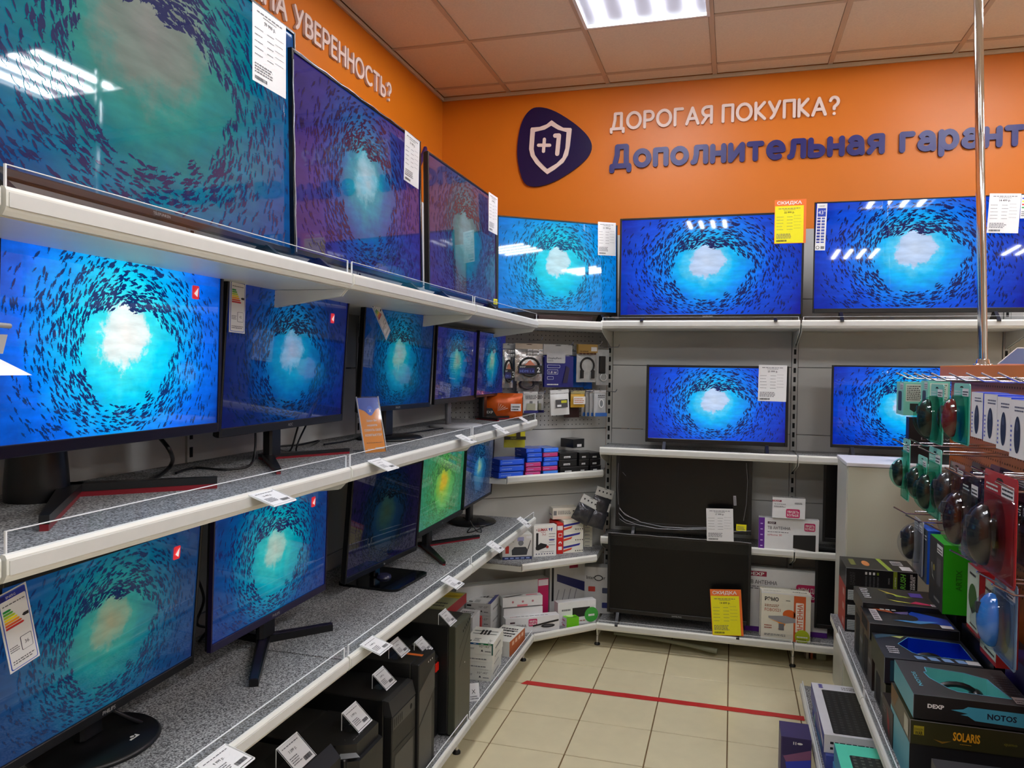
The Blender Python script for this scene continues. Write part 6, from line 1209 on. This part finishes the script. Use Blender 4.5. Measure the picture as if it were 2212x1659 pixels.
def window_box(label, pose, d, outer, inner, hole, prints, h, w=None):
    a, yaw, w0, _ = pose; w = w or w0; mb = MB(); mb.add([(0,0,0),(w,0,0),(w,0,h),(0,0,h)], [(0,1,2,3)], outer['F']); mb.add([(0,0,0),(0,d,0),(0,d,h),(0,0,h)], [(0,3,2,1)], outer['L']); mb.add([(w,0,0),(w,d,0),(w,d,h),(w,0,h)], [(0,1,2,3)], outer['F']); mb.add([(0,d,0),(w,d,0),(w,d,h),(0,d,h)], [(0,3,2,1)], outer['F']); mb.add([(0,0,0),(w,0,0),(w,d,0),(0,d,0)], [(0,3,2,1)], outer['F'])
    H = [(x*w, y*d) for x, y in hole]; n = len(H); cx = sum(p[0] for p in H)/n; cy = sum(p[1] for p in H)/n
    def out(p):
        dx, dy = p[0]-cx, p[1]-cy; t = min(((w-cx)/dx if dx > 0 else -cx/dx) if dx else 9e9, ((d-cy)/dy if dy > 0 else -cy/dy) if dy else 9e9); return (cx+dx*t, cy+dy*t)
    O = [out(p) for p in H]; C4 = [(0,0),(w,0),(w,d),(0,d)]
    for i in range(n):
        j = (i+1) % n; P = [H[i], H[j], O[j]]
        a0 = math.atan2(O[i][1]-cy, O[i][0]-cx); a1 = math.atan2(O[j][1]-cy, O[j][0]-cx); a1 += 2*PI if a1 < a0 else 0
        cc = sorted([(((math.atan2(c[1]-cy, c[0]-cx)-a0) % (2*PI)), c) for c in C4 if 0 < ((math.atan2(c[1]-cy, c[0]-cx)-a0) % (2*PI)) < a1-a0], reverse=True)
        P += [c for _, c in cc]+[O[i]]
        mb.add([(x, y, h) for x, y in P], [tuple(range(len(P)-1, -1, -1))], outer['T'])
        mb.add([(*H[i], h), (*H[j], h), (*H[j], .008), (*H[i], .008)], [(0,3,2,1)], inner)
        e = Vector((H[j][0]-H[i][0], H[j][1]-H[i][1])).normalized(); nn = Vector((-e.y, e.x))*.002
        mb.add([(H[i][0], H[i][1], h+.0006), (H[j][0], H[j][1], h+.0006), (H[j][0]-nn.x, H[j][1]-nn.y, h+.0006), (H[i][0]-nn.x, H[i][1]-nn.y, h+.0006)], [(0,3,2,1)], K(110, 190, 230))
    mb.add([(x, y, .008) for x, y in H], [tuple(range(n))], inner)
    F = dict(F=mb.face((0,0,0),(1,0,0),(0,0,1)), T=mb.face((0,0,h),(1,0,0),(0,1,0)), L=mb.face((0,d,0),(0,-1,0),(0,0,1)), R=mb.face((w,0,0),(0,1,0),(0,0,1)))
    prints(F, w, d, h); mb.box(-.0006, .0006, -.0006, .0006, 0, h, K(120, 130, 140)); mb.box(0, w, -.0006, .0004, h-.0006, h+.0006, K(90, 100, 104))
    r = empty('headset_box', a, yaw, label, 'headset box'); mb.build('carton', r)
    b = MB(); R2 = min(w*.2, .05); b.tube([(cx+R2*math.cos(PI*k/10), cy, .012+h*.45*math.sin(PI*k/10)+.012) for k in range(11)], .008, mdark, 8)
    for s_ in (-1, 1): b.ell((cx+s_*R2, cy, h*.40), (.018, .032, h*.30), mdark, 12, 8)
    b.build('headset', r); return r
ps = corner_pose((1909.7,1474.5), (2131,1500), (1912.8,1419.8), P=(0, 2.60), yaw=0)
def bluef(F, w, d, h):
    t = F['T']; t.poly([(w*.02,d*.75),(w*.3,d*.98),(w*.12,d*.98),(w*.02,d*.9)], K(60, 90, 110)); t.poly([(w*.2,d*.9),(w*.36,d*.95),(w*.30,d*.84)], K(190, 200, 120), 1)
    for k in range(4): t.poly([(w*(.35+.14*k),d*.05),(w*(.45+.14*k),d*.05),(w*(.42+.14*k),d*.17),(w*(.33+.14*k),d*.17)], K(130, 170, 220), 1)
    t.rect(w*.86, d*.03, w*.99, d*.17, PW, 2); t.lines(w*.08, d*.2, w*.2, d*.5, 4, PW); f = F['F']; f.rect(0, 0, w, h, K(18, 14, 30)); f.code(w*.22, h*.35, w*.72, h*.72, K(170, 170, 170)); f.rect(w*.06, h*.1, w*.10, h*.9, K(20, 60, 80), 1); f.text('Z', w*.9, h*.2, h*.3, PW)
window_box('dark box with a big blue window showing a headset, fourth stack from the back', (ps[0], 0, .27, 0), .235, dict(F=K(20, 16, 30), L=K(40, 44, 34), T=K(42, 44, 52)), K(0, 50, 190, .3), [(.24,.60),(.34,.30),(.42,.22),(.95,.22),(.95,.86),(.40,.92)], bluef, ps[3])
ps = corner_pose((1972.4,1550.3), (2212,1600), (1975,1499), P=(0, 2.21), yaw=0)
TEAL = K(70, 160, 176, .35)
def notos(F, w, d, h):
    f = F['F']; f.text('DEXP', w*.12, h*.50, h*.16, PW, w=w*.14, bold=.04); f.poly([(w*.32,h*.52),(w*.42,h*.60),(w*.46,h*.72),(w*1.0,h*.70),(w*1.0,h*.12),(w*.52,h*.18),(w*.46,h*.34),(w*.40,h*.36),(w*.46,h*.44)], K(66, 160, 190)); f.text('NOTOS', w*.62, h*.32, h*.22, K(14, 24, 50), w=w*.24, bold=.03)
    t = F['T']; t.text('NOTOS', w*.13, d*.25, w*.035, K(90, 180, 200), w=d*.4, rot=PI/2, bold=.02, k=1); t.rect(w*.87, d*.05, w*1.0, d*.22, PW, 1); t.lines(w*.88, d*.07, w*.98, d*.18, 2, INK, 2); t.lines(w*.84, d*.3, w*.98, d*.8, 7, K(100, 102, 106))
window_box('black and teal headset box reading DEXP NOTOS with a jagged teal window', (ps[0], 0, .275, 0), .25, dict(F=K(20, 20, 22), L=TEAL, T=K(62, 60, 60)), K(96, 190, 184, .4), [(.24,.52),(.36,.26),(.42,.20),(.86,.16),(.80,.50),(.78,.66),(.60,.78),(.26,.84),(.25,.70),(.22,.68)], notos, ps[3])
def solaris(F, w, d, h):
    f = F['F']; f.text('SOLARIS', w*.37, h*.36, h*.34, K(224, 160, 30), w=w*.23, bold=.03); f.rect(w*.03, h*.40, w*.12, h*.78, K(150, 140, 30)); f.text('WAR', w*.04, h*.42, h*.14, K(40, 40, 16), w=w*.07, k=2, bold=.02); f.text('DRAGON', w*.035, h*.6, h*.09, K(40, 40, 16), w=w*.075, k=2); f.lines(w*.43, h*.22, w*.53, h*.26, 1, K(200, 150, 40), dens=1); f.poly([(w*.2,h*.3),(w*.28,h*.15),(w*.36,h*.3),(w*.28,h*.24)], K(130, 100, 30)); f.text('qumo', w*.80, h*.42, h*.12, K(110, 110, 40), w=w*.11, bold=.02)
    F['L'].rect(d*.05, h*.1, d*.25, h*.9, K(170, 170, 150)) if False else F['L'].rect(d*.72, h*.12, d*.92, h*.85, K(180, 180, 160), 1); F['L'].poly([(0,h),(d*.4,h),(d*.2,h*.2),(0,h*.3)], K(110, 76, 30))
hb('dark olive headset box reading SOLARIS under the teal-windowed box', (1965.5,1605), (2207.7,1631), (1969,1554.7), 2.213, .25, K(50, 50, 26, .35), solaris, w=.27)
ps2 = corner_pose((1965.5,1605), (2207,1631), (1969,1554.7), P=(0, 2.213), yaw=0)
pbox('teal-sided black headset box at the bottom of the nearest stack', (Vector((ps2[0].x, 2.215, .430)), 0, .27, ps2[0].z-.4305), .25, K(20, 20, 22), lambda F, w, d, h: (F['L'].rect(0, 0, d, h, TEAL), F['F'].text('DEXP', w*.16, h*.35, h*.10, PW, w=w*.13, bold=.04)), name='headset_box', cat='headset box')
q = at(2008, 1612, Z=.60)
def dark8(F, w, d, h): t = F['T']; t.poly([(w*.35,d*.5),(w*.55,d*.7),(w*.5,d*.4)], K(30, 70, 110)); t.poly([(w*.6,d*.2),(w*.95,d*.75),(w*1.0,d*.5),(w*.8,d*.1)], K(140, 40, 40)); t.lines(w*.1, d*.2, w*.4, d*.8, 3, K(60, 60, 64))
pbox('dark box with faint blue and red artwork, nearest on the gondola shelf', (Vector((q.x-.0, q.y-.26, .430)), 0, .27, .150), .24, K(46, 46, 48), dark8, name='headset_box', cat='headset box')
def cbox(F, w, d, h): F['F'].rect(0, 0, w, h, KB); F['F'].text('C', w*.45, h*.45, h*.12, PW, bold=.04, w=.008); L = F['L']; L.poly([(d*.45,h*.9),(d*.7,h*.6),(d*.75,h*.1),(d*.55,h*.3)], K(140, 14, 18)); L.lines(d*.1, h*.6, d*.35, h*.8, 2, GREY)
pbox('small black headset box with a white letter C at the gondola shelf edge', (Vector((.462, 2.42, .430)), 0, .12, .10), .16, K(40, 34, 30), cbox, name='headset_box', cat='headset box')
for lb, x, Y, z0, z1, c, L_ in (('tall black carton standing at the back of the gondola shelf behind the neon box', .745, 2.92, .430, .70, (22, 22, 26), .30), ('tall black carton standing behind the blue-windowed headset box', .752, 2.55, .430, .68, (20, 20, 24), .33), ('tall purple carton with faint emblem standing behind the teal-windowed box', .76, 2.12, .430, .735, (40, 26, 92), .36)):
    pbox(lb, (Vector((x, Y, z0)), 0, .125, z1-z0), L_, K(*c, .35), lambda F, w, d, h: (F['F'].disc(w*.6, h*.6, w*.12, K(70, 70, 110), h*.05), F['F'].lines(w*.3, h*.3, w*.5, h*.5, 2, GREY)), name='tall_carton', cat='box')
# ---- keyboard boxes on the base
q = at(1749, 1462, Z=.235)
def keys(t, x0, y0, x1, y1, nx, ny, base, kc, special=None):
    t.rrect(x0, y0, x1, y1, .006, base, 1)
    for i in range(nx):
        for j in range(ny):
            a, b = x0+(x1-x0)*(i+.15)/nx, y0+(y1-y0)*(j+.3)/ny; t.rect(a+.004, b, a+(x1-x0)/nx*.62, b+(y1-y0)/ny*.5, special if special and j < 3 and i > nx*.3 else kc, 2)
def kbw(F, w, d, h):
    t = F['T']; keys(t, w*.16, d*.03, w*.90, d*.86, 6, 18, K(30, 31, 33), K(58, 59, 62)); 
    for k in range(3): t.disc(w*(.16+.0*k), d*(.965-.03*k), w*.045, K(90, 84, 160), .006, 1)
    t.lines(w*.55, d*.9, w*.95, d*.97, 2, GREY); L = F['L']; L.rect(0, 0, d, h, K(74, 84, 170)); L.poly([(d*.35,h*.95),(d*.95,h*.1),(d*.95,h*.5)], K(230, 232, 240), 1); L.poly([(d*.1,h*.2),(d*.5,h*.7),(d*.4,h*.3)], K(50, 110, 190), 1)
    F['F'].lines(w*.1, h*.2, w*.8, h*.8, 2, INK)
pbox('white keyboard box with a printed black keyboard and violet side on the gondola base', (Vector((.335, 2.90, .170)), 0, .20, .064), .47, K(226, 226, 232), kbw, name='keyboard_box', cat='keyboard box')
pbox('violet-blue keyboard box under the white keyboard box on the gondola base', (Vector((.340, 2.88, .1105)), 0, .20, .058), .47, K(70, 84, 168), lambda F, w, d, h: (F['L'].poly([(d*.3,h*.2),(d*.7,h*.8),(d*.75,h*.3)], K(60, 150, 190)), F['L'].poly([(d*.1,h*.1),(d*.2,h*.9),(d*.25,h*.1)], K(150, 190, 180))), name='keyboard_box', cat='keyboard box')
MNT = K(92, 226, 196)
def kbg(F, w, d, h):
    t = F['T']; keys(t, w*.18, d*.04, w*.98, d*.84, 7, 18, K(32, 40, 42), K(90, 96, 92), None); L = F['L']; L.rect(0, 0, d, h, K(60, 150, 190))
    for i in range(3):
        for j in range(18): t.rect(w*(.66+.09*i), d*(.06+.043*j), w*(.72+.09*i), d*(.085+.043*j), K(150, 160, 20), 3)
pbox('mint green keyboard box with black and yellow keys on the gondola base', (Vector((.352, 2.30, .200)), 0, .20, .066), .47, MNT, kbg, name='keyboard_box', cat='keyboard box')
pbox('blue and teal keyboard box under the mint green keyboard box', (Vector((.350, 2.31, .1105)), 0, .20, .088), .47, K(50, 130, 190), lambda F, w, d, h: F['L'].poly([(0,h*.2),(d*.6,h*.9),(d,h*.4)], K(60, 60, 130)), name='keyboard_box', cat='keyboard box')
def ramp(F, w, d, h):
    f = F['F']; f.rect(w*.04, h*.62, w*.98, h*.985, K(40, 28, 84)); f.poly([(w*.08,h*.60),(w*.98,h*.78),(w*.98,h*.5),(w*.2,h*.45)], K(130, 80, 120), 1); f.poly([(w*.15,h*.48),(w*.98,h*.58),(w*.98,h*.02),(w*.3,h*.02)], K(40, 60, 190), 2); f.rect(w*.40, h*.86, w*.43, h*.92, PW, 3); f.rect(w*.47, h*.86, w*.50, h*.92, PW, 3); f.disc(w*.62, h*.89, w*.09, PW, h*.022, 3); f.text('RAMPAGE', w*.60, h*.08, w*.09, K(190, 200, 240), w=h*.30, rot=PI/2, k=4, bold=.01)
    f.poly([(w*.3,h*.10),(w*.6,h*.16),(w*.9,h*.08),(w*.6,h*.04)], K(110, 130, 220), 3)
pbox('purple and blue RAMPAGE box standing on the floor against the gondola base', (Vector((.196, 2.965, .001)), 0, .105, .176), .13, K(60, 50, 96), ramp, name='gaming_box', cat='box')
# litter under the back shelves
R = random.Random(5)
for k, (x, w_) in enumerate(((1745, .012), (1755, .01), (1768, .04))):
    q = at(x, 1440, Z=.002); b = MB(); b.rbox(0, w_*1.2, 0, .06, 0, .05, K(*((190, 186, 170), (176, 90, 60), (180, 184, 160))[k], .6), .001); tag(b.build('small_carton', loc=(q.x, 4.30, .001), rot=(0, 0, R.uniform(-.3, .3))), ('pale flat carton lying on the floor under the back shelf', 'reddish flat carton on the floor under the back shelf', 'grey-green carton on the floor under the back shelf, beside the reddish one')[k], 'box')
q0 = at(1330, 1372, Z=.05); q1 = at(1540, 1398, Z=.03); b = MB(); b.tube([(0, 0, 0), (.2, -.01, 0), (.42, -.03, -.012), (.55, -.05, -.02)], [.009, .011, .012, .016], K(120, 120, 100, .6), 8); tag(b.build('cable_conduit', loc=(-.60, 4.22, .055)), 'greenish-grey cable bundle hanging under the bottom back shelf', 'cable')
